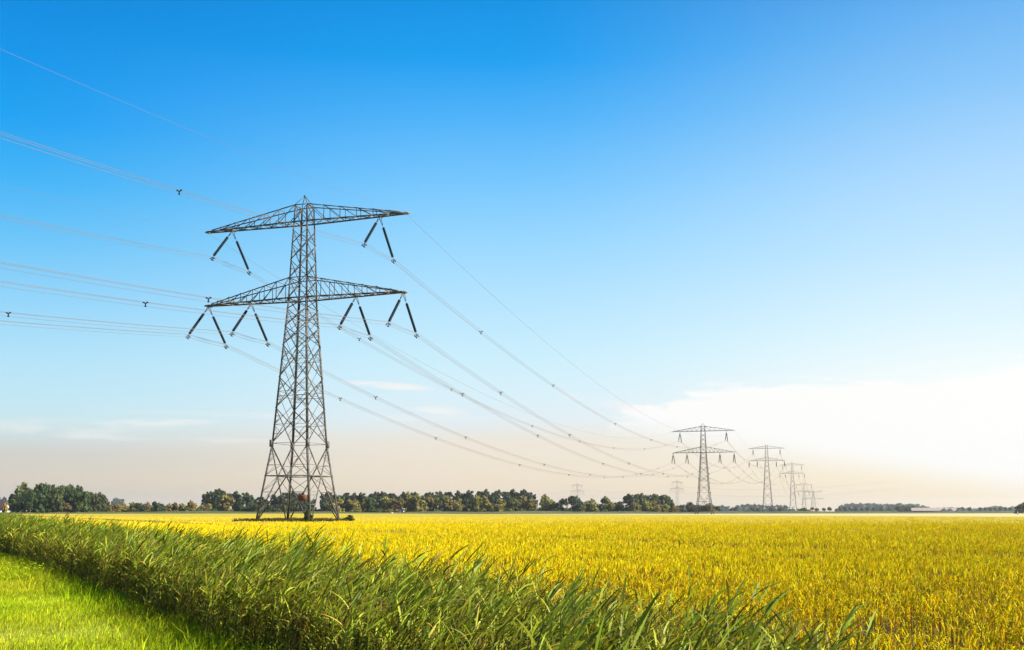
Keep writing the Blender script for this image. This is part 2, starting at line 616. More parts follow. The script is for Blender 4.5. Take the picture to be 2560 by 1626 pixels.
def wheat_points(y0, y1, dens):
    area_n = int((y1 - y0) * 2 * (0.56 * y1 + 3) * dens)
    y = rnd(area_n, y0, y1)
    x = rnd(area_n, -1, 1) * (0.56 * y1 + 3)
    k = np.abs(x) < 0.56 * y + 3
    x, y = x[k], y[k]
    s_, t_ = to_st(x, y)
    k = (s_ > 2.75) & (s_ < 218) & (t_ < t_back(s_) - 0.5)
    lx = (x - PX) * math.cos(TH) - (y - PY) * math.sin(TH)
    ly = (x - PX) * math.sin(TH) + (y - PY) * math.cos(TH)
    k &= ~((np.abs(lx + 0.6) < 6.1) & (np.abs(ly) < 6.0))
    tr = np.zeros(len(x), bool)
    for w in TRAM:
        tr |= np.abs(s_ - w - 0.25 * np.sin(t_ * 0.05)) < 1.5
    k &= ~(tr & (RNG.random(len(x)) < 0.86 + 0.14 * np.sin(t_ * 0.31) * np.sin(t_ * 0.083)))
    tr2 = np.abs(s_ - 49.5) < 1.0
    k &= ~(tr2 & (RNG.random(len(x)) < 0.6))
    # thin places
    k &= ~((fbm(x, y, 1.3, 21, 4) + 0.35 * fbm(x, y, 0.22, 22, 2) > 0.45) & (RNG.random(len(x)) < 0.70))
    x, y, s_ = x[k], y[k], s_[k]
    return x, y


def tint_rand(n, lo=0.6, hi=1.25, warm=0.12):
    b = rnd(n, lo, hi)
    w = rnd(n, -warm, warm)
    return np.stack([b * (1 + w * 0.4), b * (1 - w), b * (1 + np.abs(w) * 6)], -1)


def wheat(vg, y0, y1, dens, size, lod):
    x, y = wheat_points(y0, y1, dens)
    n = len(x)
    zt = 0.79 + 0.05 * fbm(x, y, 0.9, 4) + RNG.normal(0, 0.045 if lod else 0.07, n)      # ear top
    zb = np.maximum(crop_z(x, y) - 0.05, zt - 0.55)
    lean_a = RNG.normal(0.2, 1.3, n)
    lean = np.abs(RNG.normal(0.0, 0.35, n)) + 0.08
    dl = np.stack([np.cos(lean_a) * lean, np.sin(lean_a) * lean * 0.7, np.ones(n)], -1)
    dl /= np.linalg.norm(dl, axis=1)[:, None]
    elen = rnd(n, 0.075, 0.11) * size
    ewid = rnd(n, 0.0065, 0.009) * size
    topp = np.stack([x, y, zt], -1)
    eb = topp - dl * elen[:, None]
    col = tint_rand(n) * np.array([1, 1.02 if lod < 2 else 1.0, 1])
    if lod < 2:
        f = np.array([0, 0.3, 0.72, 1.0])
        wv = np.array([0.45, 1.0, 0.85, 0.08])
    else:
        f = np.array([0, 0.5, 1.0])
        wv = np.array([0.5, 1.0, 0.1])
    P = eb[:, None, :] + dl[:, None, :] * (elen[:, None] * f[None, :])[:, :, None]
    if lod == 0:                          # droop at the tip
        drp = rnd(n, 0, 0.05)
        P[:, 2:, 2] -= np.outer(drp, [0.3, 1.0])
        P[:, 2:, 0] += np.outer(drp * np.sign(dl[:, 0]), [0.3, 0.8])
    a0_ = rnd(n, 0, 3.14)
    for ang in ((0.0, 1.05, 2.09) if lod == 0 else (0.0, 1.57)):
        wa = a0_ + ang
        wd = np.stack([np.cos(wa), np.sin(wa), np.zeros(n)], -1)
        vg.add(P, wd[:, None, :] * (ewid[:, None] * wv[None, :])[:, :, None], col)
    # stem
    sb = np.stack([x - dl[:, 0] * 0.16, y - dl[:, 1] * 0.12, zb], -1)
    Pst = np.stack([sb, eb + dl * 0.01], 1)
    wa = rnd(n, -0.6, 0.6)
    wd = np.stack([np.cos(wa), np.sin(wa), np.zeros(n)], -1)
    sw = 0.0022 * size
    vg.add(Pst, wd[:, None, :] * np.full((n, 2, 1), sw), col * np.array([0.34, 0.27, 1.2]))  # stem colour darkened to stand in for shade between the ears
    if lod < 2:                           # dry leaf blades
        for rep in range(2 if lod == 0 else 1):
            la = rnd(n, 0, 6.28)
            ln = rnd(n, 0.09, 0.2) * size
            z0 = zt - rnd(n, 0.1, 0.3)
            b0 = np.stack([x, y, z0], -1)
            d0 = np.stack([np.cos(la) * 0.5, np.sin(la) * 0.5, np.full(n, 0.85)], -1)
            d1 = np.stack([np.cos(la) * 0.9, np.sin(la) * 0.9, rnd(n, -0.6, 0.4)], -1)
            p1 = b0 + d0 * (ln * 0.5)[:, None]
            p2 = p1 + d1 * (ln * 0.5)[:, None]
            wd = np.stack([-np.sin(la), np.cos(la), np.zeros(n)], -1)
            P2 = np.stack([b0, p1, p2], 1)
            vg.add(P2, wd[:, None, :] * (np.array([0.8, 1.0, 0.1])[None, :] * (0.0042 * size))[:, :, None], col * np.array([0.66, 0.60, 1.5]))


vg = Veg()
wheat(vg, 5, 20, 118, 1.15, 0)
wheat(vg, 20, 36, 68, 1.45, 1)
wheat(vg, 36, 62, 34, 2.0, 1)
wheat(vg, 62, 110, 13, 2.9, 2)
wheat(vg, 110, 230, 3.2, 4.2, 2)
tag(vg.build('wheat', M['wheat']), 'ripe golden yellow wheat filling the whole field behind the reeds', 'wheat', kind='stuff')

# ------------------------------------------------------------------ grass verge
vg = Veg()


def blades(vg, n, s0, s1, t0, t1, h0, h1, w, base_z=0.02, lean=0.5, colm=(1, 1, 1), lo=0.25, hi=1.4):
    s_ = rnd(n, s0, s1)
    t_ = rnd(n, t0, t1)
    x, y = st(s_, t_)
    hgt = rnd(n, h0, h1) * (1 + 0.35 * fbm(x, y, 1.4, 31, 3))
    a = rnd(n, 0, 6.28)
    ln = rnd(n, 0.1, lean)
    b = np.stack([x, y, np.full(n, base_z)], -1)
    ox, oy = np.cos(a) * ln + 0.15, np.sin(a) * ln
    p1 = b + np.stack([ox * hgt * 0.4, oy * hgt * 0.4, hgt * 0.6], -1)
    p2 = b + np.stack([ox * hgt * 1.1, oy * hgt * 1.1, hgt * rnd(n, 0.8, 1.0)], -1)
    wa = rnd(n, 0, 3.14)
    wd = np.stack([np.cos(wa), np.sin(wa), np.zeros(n)], -1)
    P = np.stack([b, p1, p2], 1)
    vg.add(P, wd[:, None, :] * (np.array([1.0, 0.8, 0.08])[None, :] * w)[:, :, None], (tint_rand(n, lo, hi, 0.12) * (1 + 0.22 * fbm(x, y, 2.1, 77, 3) + 0.15 * fbm(x, y, 0.5, 78, 2))[:, None] * (1 + np.array([0.10, -0.04, 0.5])[None, :] * np.clip(fbm(x, y, 0.8, 79, 3), -1, 1)[:, None])) * np.array(colm))


blades(vg, 3000, -6.5, 0.1, 3, 30, 0.10, 0.22, 0.005, lean=1.0, colm=(1.25, 0.95, 6.0))
blades(vg, 105000, -6.5, 0.2, 2, 26, 0.05, 0.13, 0.0038)
blades(vg, 50000, -9, 0.2, 26, 50, 0.06, 0.15, 0.008)
blades(vg, 22000, -12, 0.2, 50, 110, 0.07, 0.18, 0.016)
blades(vg, 14000, -0.9, 0.3, 0, 40, 0.10, 0.34, 0.004, lean=0.7, colm=(0.75, 0.8, 1.0))
blades(vg, 700, -1.3, 0.2, 3, 40, 0.22, 0.48, 0.006, lean=0.8, colm=(0.9, 0.9, 1.0))
tag(vg.build('grass', M['grass']), 'short bright green grass verge lit by the sun in the lower left corner', 'grass', kind='stuff')

# ------------------------------------------------------------------ reeds
vg = Veg()
RT = [-12, -3.9, -1.6, 1.1, 4.5, 18.5, 76, 120]
RH = [0.92, 0.90, 1.02, 1.15, 1.28, 1.48, 1.78, 1.86]


def reeds(vg, t0, t1, dens, nleaf, kw, kseg, plume=False):
    n = int((t1 - t0) * 2.4 * dens)
    t_ = rnd(n, t0, t1)
    s_ = rnd(n, 0.14, 2.6)
    if t0 < 0:                            # the bed thins out towards its near end
        keep = RNG.random(n) < np.interp(t_, [-7, -4, -1, 2], [0.25, 0.45, 0.8, 1.0])
        t_, s_ = t_[keep], s_[keep]
        n = len(t_)
    edge_w = 1 - 0.16 * np.clip((1.1 - s_) / 0.8, 0, 1)
    zg = np.interp(s_, [-0.15, 0.35, 0.9, 1.8, 2.35, 2.7], [0, -0.35, -0.62, -0.62, -0.3, 0])
    x, y = st(s_ + 0.22 * fbm(t_ * 1.0, t_ * 0.3, 1.1, 41, 3), t_)
    top = np.interp(t_, RT, RH) * (1 + 0.075 * fbm(x, y, 1.1, 42, 3)) * edge_w
    top *= 1 + RNG.normal(0, 0.07, n)
    top *= rnd(n, 1.04, 1.30 if t0 < 10 else 1.14) if plume else rnd(n, 0.80, 1.0)
    top = np.minimum(top, np.interp(t_, RT, RH) * 1.38)
    lx = rnd(n, 0.02, 0.24)
    ly = RNG.normal(0.0, 0.06, n)
    f = np.array([0, 0.4, 0.75, 1.0])
    bend = f ** 2
    P = np.stack([x[:, None] + lx[:, None] * bend, y[:, None] + ly[:, None] * bend, zg[:, None] + (top * 0.84 - zg)[:, None] * f], -1)
    col = tint_rand(n, 0.55, 1.0, 0.1)
    wa = rnd(n, -0.8, 0.8)
    wd = np.stack([np.cos(wa), np.sin(wa), np.zeros(n)], -1)
    dead = RNG.random(n) < 0.18
    sc = col * np.array([0.9, 0.8, 1.0])
    sc[dead] = col[dead] * np.array([1.7, 0.75, 2.6])
    vg.add(P, wd[:, None, :] * (np.array([1.0, 0.9, 0.7, 0.4])[None, :] * 0.0052 * kw)[:, :, None], sc)
    for j in range(nleaf):
        fr = np.minimum((j + rnd(n, 0, 1)) / nleaf * 1.12, 1.0)
        fz = (0.60 + 0.40 * fr) if plume else 0.18 + 0.82 * fr ** 0.75                                    # where on the stem
        zb = zg + (top * 0.84 - zg) * fz
        bx = x + lx * fz ** 2
        by = y + ly * fz ** 2
        wind = np.clip((fz - 0.50) / 0.38, 0.08, 1)
        az = np.where(RNG.random(n) < wind * 0.92, RNG.normal(0.15, 1.0, n), rnd(n, 0, 6.28))
        ln = rnd(n, 0.12, 0.34) * (0.60 + 0.50 * fz) * np.where(fz > 0.8, 1.15, 1.0)
        el0 = rnd(n, 0.85, 1.35)
        el1 = rnd(n, -0.25, 0.85) - 0.6 * (1 - fz)
        if plume:
            az = RNG.normal(0.1, 0.75, n)
            ln = rnd(n, 0.22, 0.46)
            el0 = rnd(n, 0.70, 1.20)
            el1 = (fz - 0.6) * 2.0 + rnd(n, -0.75, 0.25)
        kk = kseg
        pts = [np.stack([bx, by, zb], -1)]
        for k in range(kk - 1):
            g_ = (k + 0.5) / (kk - 1)
            e = el0 * (1 - g_) + el1 * g_
            az_k = az + 0.0 * g_
            d = np.stack([np.cos(az_k) * np.cos(e), np.sin(az_k) * np.cos(e), np.sin(e)], -1)
            pts.append(pts[-1] + d * (ln / (kk - 1))[:, None])
        P = np.stack(pts, 1)
        d = P[:, -1] - P[:, 0]
        d /= np.linalg.norm(d, axis=1)[:, None]
        side = np.cross(d, np.array([0, 0, 1.0]))
        side /= np.linalg.norm(side, axis=1)[:, None] + 1e-9
        nrm = np.cross(side, d)
        roll = rnd(n, -1.2, 1.2)
        wdir = side * np.cos(roll)[:, None] + nrm * np.sin(roll)[:, None]
        wid = rnd(n, 0.0085, 0.0145) * kw if plume else rnd(n, 0.006, 0.0125) * kw
        prof_ = np.interp(np.linspace(0, 1, kk), [0, 0.25, 0.6, 1], [0.55, 1.0, 0.75, 0.04])
        c = tint_rand(n, 0.45, 1.5, 0.12) * np.array([0.80, 1.0, 1.0]) if plume else tint_rand(n, 0.3, 1.8, 0.16)
        old = RNG.random(n) < (0.10 if fz.mean() < 0.4 else 0.02)
        c[old] *= np.array([1.5, 0.8, 2.0])
        k = RNG.random(n) < (0.97 if plume else 0.35 + 0.6 * fz)
        vg.add(P[k], (wdir[:, None, :] * (wid[:, None] * prof_[None, :])[:, :, None])[k], c[k])


reeds(vg, -7, 4, 105, 11, 1.0, 6)
reeds(vg, 4, 14, 105, 10, 1.0, 6)
reeds(vg, 14, 34, 80, 9, 1.3, 5)
reeds(vg, 34, 110, 36, 8, 2.2, 4)
# dead brown stems added inside the bed to block light from behind
n = 15000
t_ = rnd(n, -5, 80)
s_ = rnd(n, 0.45, 2.1)
x, y = st(s_, t_)
zt_ = np.interp(t_, RT, RH) * rnd(n, 0.45, 0.80)
P = np.stack([np.stack([x, y, np.full(n, -0.6)], -1), np.stack([x + rnd(n, -0.02, 0.12), y + rnd(n, -0.08, 0.08), zt_], -1)], 1)
wa = rnd(n, 0, 3.14)
wd = np.stack([np.cos(wa), np.sin(wa), np.zeros(n)], -1)
vg.add(P, wd[:, None, :] * np.array([1.0, 0.6])[None, :, None] * 0.013, tint_rand(n, 0.35, 0.8) * np.array([1.0, 0.55, 2.5]))
reeds(vg, -7, 4, 9, 7, 1.0, 7, True)
reeds(vg, 4, 14, 10, 7, 1.0, 7, True)
reeds(vg, 14, 34, 11, 6, 1.1, 6, True)
reeds(vg, 34, 110, 8, 6, 1.5, 5, True)
tag(vg.build('reeds', M['reed']), 'dense bed of green reeds bent to the right by wind along the ditch', 'reeds', kind='stuff')

# ------------------------------------------------------------------ pylons
TRA = 15.7        # half length of the arms


def body_w(z, ext, base):
    zl = 31.32 + ext
    if z >= zl:
        return np.interp(z, [zl, zl + 2.85, zl + 10.8, zl + 13.2], [1.46, 1.39, 1.09, 1.01])
    zw = 11.2
    ww = 2.75 + (0.9 if ext else 0)
    return np.interp(z, [0, zw, zl], [base, ww, 1.46])


def arm_mesh(zb, zt, hb, half, npan, side):
    a = MB()
    wb, wt = hb
    tip_w = 0.28
    X = np.linspace(0, 1, npan + 1)
    pts = {}
    for k, f in enumerate(X):
        x = side * (wb + (half - wb) * f)
        yw = wb + (tip_w - wb) * f
        xt = side * (wt + (half - 0.9 - wt) * f)
        ytw = wt + (tip_w - wt) * f
        zt_ = zt + (zb + 0.18 - zt) * f
        pts[k] = (x, yw, xt, ytw, zt_)
    for sg in (-1, 1):
        for k in range(npan):
            x, yw, xt, ytw, z1 = pts[k]
            x2, yw2, xt2, ytw2, z2 = pts[k + 1]
            a.bar((x, sg * yw, zb), (x2, sg * yw2, zb), 0.16, 0.18)
            a.bar((xt, sg * ytw, z1), (xt2, sg * ytw2, z2), 0.12)
            # vertical and falling diagonal
            if k > 0:
                a.bar((x, sg * yw, zb), (x, sg * np.interp(abs(x), [wt, half], [wt, tip_w]), z1), 0.07)
            if k < npan - 1:
                a.bar((x if k else xt, sg * ytw, z1), (x2, sg * yw2, zb), 0.075)
    for k in range(npan):
        x, yw, xt, ytw, z1 = pts[k]
        x2, yw2, xt2, ytw2, z2 = pts[k + 1]
        a.bar((x, -yw, zb - 0.02), (x2, yw2, zb - 0.02), 0.06)
        a.bar((x, yw, zb - 0.03), (x2, -yw2, zb - 0.03), 0.06)
        if k:
            a.bar((x, -yw, zb - 0.01), (x, yw, zb - 0.01), 0.07)
            a.bar((x, -ytw, z1), (x, ytw, z1), 0.05)
    return a


INS = MB()
ribs = [(0.0, 0.03), (0.07, 0.03), (0.075, 0.07)]
for k in range(30):
    f = 0.08 + 0.85 * k / 30
    ribs += [(f, 0.085), (f + 0.009, 0.19), (f + 0.019, 0.185)]
ribs += [(0.935, 0.07), (0.94, 0.03), (1.0, 0.03)]
INS.lathe((0, 0, 0), (0, 3.70, -3.95), ribs, 9)
INS_ME = mesh_np('insulator_string', INS.v, INS.q, M['insul'], tris=INS.t)
cl = MB()                                # yoke at the lower end of a string
cl.bar((-0.26, 3.72, -4.02), (0.26, 3.72, -4.02), 0.07, 0.05)
cl.bar((-0.24, 3.72, -4.02), (-0.24, 3.75, -4.22), 0.06)
cl.bar((0.24, 3.72, -4.02), (0.24, 3.75, -4.22), 0.06)
cl.bar((0, 3.70, -3.95), (0, 3.78, -4.42), 0.07)
cl.bar((-0.24, 3.5, -4.2), (-0.24, 4.0, -4.24), 0.09)
cl.bar((0.24, 3.5, -4.2), (0.24, 4.0, -4.24), 0.09)
cl.bar((0, 3.5, -4.42), (0, 4.0, -4.46), 0.09)
CL_ME = mesh_np('clamp', cl.v, cl.q, M['spacer'])
hg = MB()                                # hanger that carries a pair of strings
hg.bar((-0.14, 0, 0.95), (-0.05, -0.85, 0.0), 0.06)
hg.bar((0.14, 0, 0.95), (0.05, -0.85, 0.0), 0.06)
hg.bar((-0.14, 0, 0.95), (-0.05, 0.85, 0.0), 0.06)
hg.bar((0.14, 0, 0.95), (0.05, 0.85, 0.0), 0.06)
hg.box(-0.14, 0.14, -0.75, 0.75, 0.95, 1.06)
HG_ME = mesh_np('hanger', hg.v, hg.q, M['chord'])
ATT = [(-11.6, 1), (11.6, 1), (-15.2, 0), (-8.2, 0), (8.2, 0), (15.2, 0)]     # lateral offset, upper arm?


def make_pylon(ext=0.0, base=4.23, name='lattice_pylon'):
    root = empty(name)
    zl = 31.32 + ext
    zu = zl + 10.8
    zt = zl + 13.2
    za = zl + 14.68
    bw = lambda z: float(body_w(z, ext, base))
    cor = [(-1, -1), (1, -1), (1, 1), (-1, 1)]
    # main legs
    zw = 11.2
    lv = [0.0, zw, zl, zl + 2.85, zu, zt]
    for cx, cy in cor:
        m = MB()
        for a, b in zip(lv[:-1], lv[1:]):
            wa, wb = bw(a), bw(b)
            w_ = 0.26 if b <= zl else 0.19
            m.angle((cx * wa, cy * wa, a), (cx * wb, cy * wb, b), w_, 0.05, (cx, cy))
        m.box(cx * base - 0.3, cx * base + 0.3, cy * base - 0.3, cy * base + 0.3, -0.3, 0.25)
        m.box(cx * bw(zw) - 0.2, cx * bw(zw) + 0.2, cy * bw(zw) - 0.2, cy * bw(zw) + 0.2, zw - 0.5, zw + 0.45)
        m.build('leg', M['steel'], root)
    br, be = MB(), MB()

    def face(i):
        (ax, ay), (bx, by) = cor[i], cor[(i + 1) % 4]
        return lambda side, z: (((ax if side < 0 else bx) * bw(z)), ((ay if side < 0 else by) * bw(z)), z)

    def lerp(p, q, f):
        return tuple(p[k] + (q[k] - p[k]) * f for k in range(3))
    k0 = 1.0 if ext == 0 else (zl - zw) / 20.12
    lo = [zw + (z - 11.2) * k0 for z in (11.2, 16.05, 20.3, 24.8, 27.4, 29.8, 31.32)]
    up = [z + ext for z in (31.32, 34.17, 36.7, 39.0, 41.0, 42.12, 44.52)]
    for i in range(4):
        P = face(i)
        # splayed foot: a big cross from the waist corners to the opposite feet
        c = base / (base + bw(zw))
        zc = zw * c
        q = {}
        for sd_ in (-1, 1):
            br.bar(P(-sd_, zw - 0.2), P(sd_, 0.1), 0.13)
            # redundants between this leg and the diagonal that reaches its foot
            A0, A1 = P(-sd_, zw), P(sd_, 0.0)          # diagonal to the foot of side sd_
            dg = lambda z: lerp(A0, A1, 1 - z / zw)
            zs = [1.4, 2.9, 4.6]
            for kk, z in enumerate(zs):
                be.bar(P(sd_, z), dg(z), 0.06)
                z2 = zs[kk + 1] if kk + 1 < len(zs) else zc
                be.bar(P(sd_, z), dg(z2), 0.05)
            # upper triangle, leg to the diagonal leaving its waist corner
            B0, B1 = P(sd_, zw), P(-sd_, 0.0)
            dg2 = lambda z: lerp(B0, B1, 1 - z / zw)
            z8, z9 = zc + (zw - zc) * 0.33, zc + (zw - zc) * 0.66
            for z in (z8, z9):
                be.bar(P(sd_, z), dg2(z), 0.055)
            be.bar(P(sd_, z8), dg2(z9), 0.05)
            be.bar(P(sd_, zc), dg2(z8), 0.05)
        br.bar(P(-1, zc), P(1, zc), 0.12)
        # diaphragm at the belt
        Pn = face((i + 1) % 4)
        br.bar(lerp(P(-1, zc), P(1, zc), 0.5), lerp(Pn(-1, zc), Pn(1, zc), 0.5), 0.09)
        # crosses up to the lower arm
        for k in range(len(lo) - 1):
            z1, z2 = lo[k], lo[k + 1]
            w1, w2 = bw(z1), bw(z2)
            zx = z1 + (z2 - z1) * w1 / (w1 + w2)
            br.bar(P(-1, z1), P(1, z2), 0.095)
            br.bar(P(1, z1), P(-1, z2), 0.095)
            if k < 5:
                be.bar(P(-1, zx), P(1, zx), 0.055)
                # short redundants from the legs to the diagonals
                X = lerp(P(-1, zx), P(1, zx), 0.5)
                for sd_ in (-1, 1):
                    be.bar(P(sd_, (z1 + zx) / 2), lerp(P(sd_, z1), X, 0.5), 0.045)
                    be.bar(P(sd_, zx), lerp(P(sd_, z1), X, 0.5), 0.045)
                    be.bar(P(sd_, zx), lerp(P(sd_, z2), X, 0.5), 0.045)
                    if k < 3:
                        be.bar(P(sd_, (z2 + zx) / 2), lerp(P(sd_, z2), X, 0.5), 0.045)
        # second, offset lattice in the body
        if ext == 0:
            for k in range(1, 5):
                z1, z2 = (lo[k] + lo[k - 1]) / 2, (lo[k] + lo[k + 1]) / 2
                be.bar(P(-1, z1), P(1, z2), 0.05)
        for k in range(len(up) - 1):
            z1, z2 = up[k], up[k + 1]
            if k == 4:
                continue
            br.bar(P(-1, z1), P(1, z2), 0.085)
            br.bar(P(1, z1), P(-1, z2), 0.085)
            if k < 4:
                zx = (z1 + z2) / 2
                be.bar(P(-1, zx), P(1, zx), 0.045)
        for z in (zl, zl + 2.85, zu, zt):
            br.bar(P(-1, z), P(1, z), 0.11)
        for z in (lo[1] + 1.6, lo[0]):
            be.bar(P(-1, z), P(1, z), 0.06)
    # ladder rungs (step bolts) on one leg
    for k in range(int((zt - 3) / 0.45)):
        z = 3 + 0.45 * k
        w = bw(z)
        be.bar((w, -w, z), (w + 0.16, -w - 0.02, z), 0.025)
    o_ = len(br.v)
    br.v += be.v
    br.q += [tuple(i + o_ for i in qq) for qq in be.q]
    br.build('bracing', M['steel'], root)
    pk = MB()
    for cx, cy in cor:
        pk.bar((cx * bw(zt), cy * bw(zt), zt), (0, 0, za), 0.075)
    pk.box(-0.1, 0.1, -0.1, 0.1, za - 0.15, za + 0.1)
    pk.build('peak', M['chord'], root)
    # cross arms
    for zb, z2, half, npan in ((zu, zt, TRA, 6), (zl, zl + 2.85, 15.46, 7)):
        am = MB()
        for sg in (-1, 1):
            a = arm_mesh(zb, z2, (bw(zb), bw(z2)), half, npan, sg)
            o = len(am.v)
            am.v += a.v
            am.q += [tuple(i + o for i in qq) for qq in a.q]
        b_ = bw(zb)
        for sg in (-1, 1):
            am.bar((-b_, sg * b_, zb), (b_, sg * b_, zb), 0.17)
        arm = am.build('cross_arm', M['chord'], root)
        for sg in (-1, 1):
            tp = MB()
            tp.box(sg * half - 0.28, sg * half + 0.28, -0.32, 0.32, zb - 0.10, zb + 0.02)
            tp.build('tip_plate', M['steel_light'], arm)
    for a, upper in ATT:
        z = (zu if upper else zl) - 0.95
        h = bpy.data.objects.new('hanger', HG_ME)
        COL.objects.link(h)
        h.parent = root
        h.location = (a, 0, z - 0.12)
        for sg in (1, -1):
            o = bpy.data.objects.new('insulator_string', INS_ME)
            COL.objects.link(o)
            o.parent = root
            o.location = (a, 0.85 * sg, z - 0.10)
            o.rotation_euler = (0, 0, 0 if sg > 0 else math.pi)
            c = bpy.data.objects.new('clamp', CL_ME)
            COL.objects.link(c)
            c.parent = o
    return root


DIRX, DIRY = math.sin(0.3205), math.cos(0.3205)
PYL = [(-29.04, 141.08, 0.0), (96.15, 518.2, 0.0), (224.7, 910.6, 14.9), (357.9, 1319.9, 18.4), (468.4, 1661.4, 1.6), (599.0, 2060.0, 0.0)]
yaw = -0.3175
p1 = make_pylon()
p1.location = (*PYL[0][:2], 0)
p1.rotation_euler = (0, 0, yaw)
GP = 'electricity pylons of the power line'
sgn = MB()
sgn.box(-0.62, 0.55, -0.03, 0.03, -0.36, 0.36)
sg_o = sgn.build('warning_sign', M['sign'], p1)
sg_o.location = (2.75, -3.78, 3.8)
sg_o['label'] = 'rusty orange warning board with dark lettering bands'
ink = MB()
for z, w in ((0.16, 0.42), (0.0, 0.36), (-0.16, 0.40)):
    ink.box(-w, w, -0.045, -0.03, z - 0.035, z + 0.035)
ink.build('lettering', M['ink'], sg_o)
sgn = MB()
sgn.bar((-1.6, 0.12, 0.36), (1.7, 0.12, 0.36), 0.05)
sgn.bar((-1.6, 0.12, -0.4), (1.7, 0.12, -0.4), 0.05)
sgn.build('mounting_rail', M['steel'], sg_o)
tag(p1, 'tall lattice steel pylon nearest the camera, standing in the yellow wheat', 'pylon', GP)
p2 = empty('lattice_pylon', (*PYL[1][:2], 0), yaw)
for ch in list(p1.children):
    if not ch.name.startswith('warning_sign'):
        copy_tree(ch, p2)
tag(p2, 'second pylon of the row, half a field behind the nearest one', 'pylon', GP)
p3 = make_pylon(14.9, 5.1)
p3.location = (*PYL[2][:2], 0)
p3.rotation_euler = (0, 0, yaw)
tag(p3, 'third pylon of the row, with a taller slim body, beyond the pale field', 'pylon', GP)
p4 = make_pylon(18.4, 5.2)
p4.location = (*PYL[3][:2], 0)
p4.rotation_euler = (0, 0, yaw)
tag(p4, 'fourth pylon of the row, slim and tall above the dark round tree', 'pylon', GP)
p5 = copy_tree(p2)
p5.location = (*PYL[4][:2], 1.6)
tag(p5, 'fifth pylon of the row, small and faded, just left of the angle pylon', 'pylon', GP)


# corner pylon at the end of the row: arms that turn up, strings pulled sideways
def make_angle_pylon():
    root = empty('angle_pylon')
    br = MB()
    H = 44.0
    bw = lambda z: float(np.interp(z, [0, 12, 27, 44], [6.2, 4.0, 2.2, 1.3]))
    cor = [(-1, -1), (1, -1), (1, 1), (-1, 1)]
    for cx, cy in cor:
        m = MB()
        for a, b in ((0, 12), (12, 27), (27, H - 4)):
            m.bar((cx * bw(a), cy * bw(a), a), (cx * bw(b), cy * bw(b), b), 0.34)
        m.build('leg', M['steel'], root)
    lv = [0, 6, 11, 15.5, 20, 24, 27, 30, 33, 36.5, 40]
    for i in range(4):
        (ax, ay), (bx, by) = cor[i], cor[(i + 1) % 4]
        for a, b in zip(lv[:-1], lv[1:]):
            br.bar((ax * bw(a), ay * bw(a), a), (bx * bw(b), by * bw(b), b), 0.18)
            br.bar((bx * bw(a), by * bw(a), a), (ax * bw(b), ay * bw(b), b), 0.18)
            br.bar((ax * bw(b), ay * bw(b), b), (bx * bw(b), by * bw(b), b), 0.14)
    br.build('bracing', M['steel'], root)
    for z, rise, half in ((36.5, 3.4, 18.0), (24.0, 0.6, 19.0)):
        am = MB()
        for sg in (-1, 1):
            for yy in (-1, 1):
                for k in range(6):
                    f1, f2 = k / 6, (k + 1) / 6
                    x1, x2 = sg * (2 + (half - 2) * f1), sg * (2 + (half - 2) * f2)
                    y1, y2 = yy * (1.5 - 1.1 * f1), yy * (1.5 - 1.1 * f2)
                    zb1, zb2 = z + rise * f1 ** 1.6, z + rise * f2 ** 1.6
                    zt1, zt2 = z + 2.6 + (rise - 2.3) * f1, z + 2.6 + (rise - 2.3) * f2
                    am.bar((x1, y1, zb1), (x2, y2, zb2), 0.24)
                    am.bar((x1, y1, zt1), (x2, y2, zt2), 0.2)
                    am.bar((x1, y1, zt1), (x2, y2, zb2), 0.12)
            am.bar((sg * 2, 0, z), (-sg * 2, 0, z), 0.2)
        arm = am.build('cross_arm', M['chord'], root)
    for z, xs_ in ((38.2, (12.0,)), (24.2, (9.0, 16.5))):
        for x in xs_:
            for sg in (-1, 1):
                for yy in (-1, 1):
                    m = MB()
                    m.lathe((sg * x, yy * 0.7, z), (sg * (x + 3.2), yy * 4.8, z - 1.2), [(0, 0.2), (0.5, 0.24), (1, 0.2)], 6)
                    m.build('insulator_string', M['insul'], root)
    pk = MB()
    for cx, cy in cor:
        pk.bar((cx * bw(40), cy * bw(40), 40), (0, 0, H), 0.14)
    pk.build('peak', M['chord'], root)
    return root


pa = make_angle_pylon()
pa.location = (*PYL[5][:2], 2)
pa.rotation_euler = (0, 0, yaw)
tag(pa, 'broad angle pylon with upturned arms at the far end of the row', 'pylon', GP)


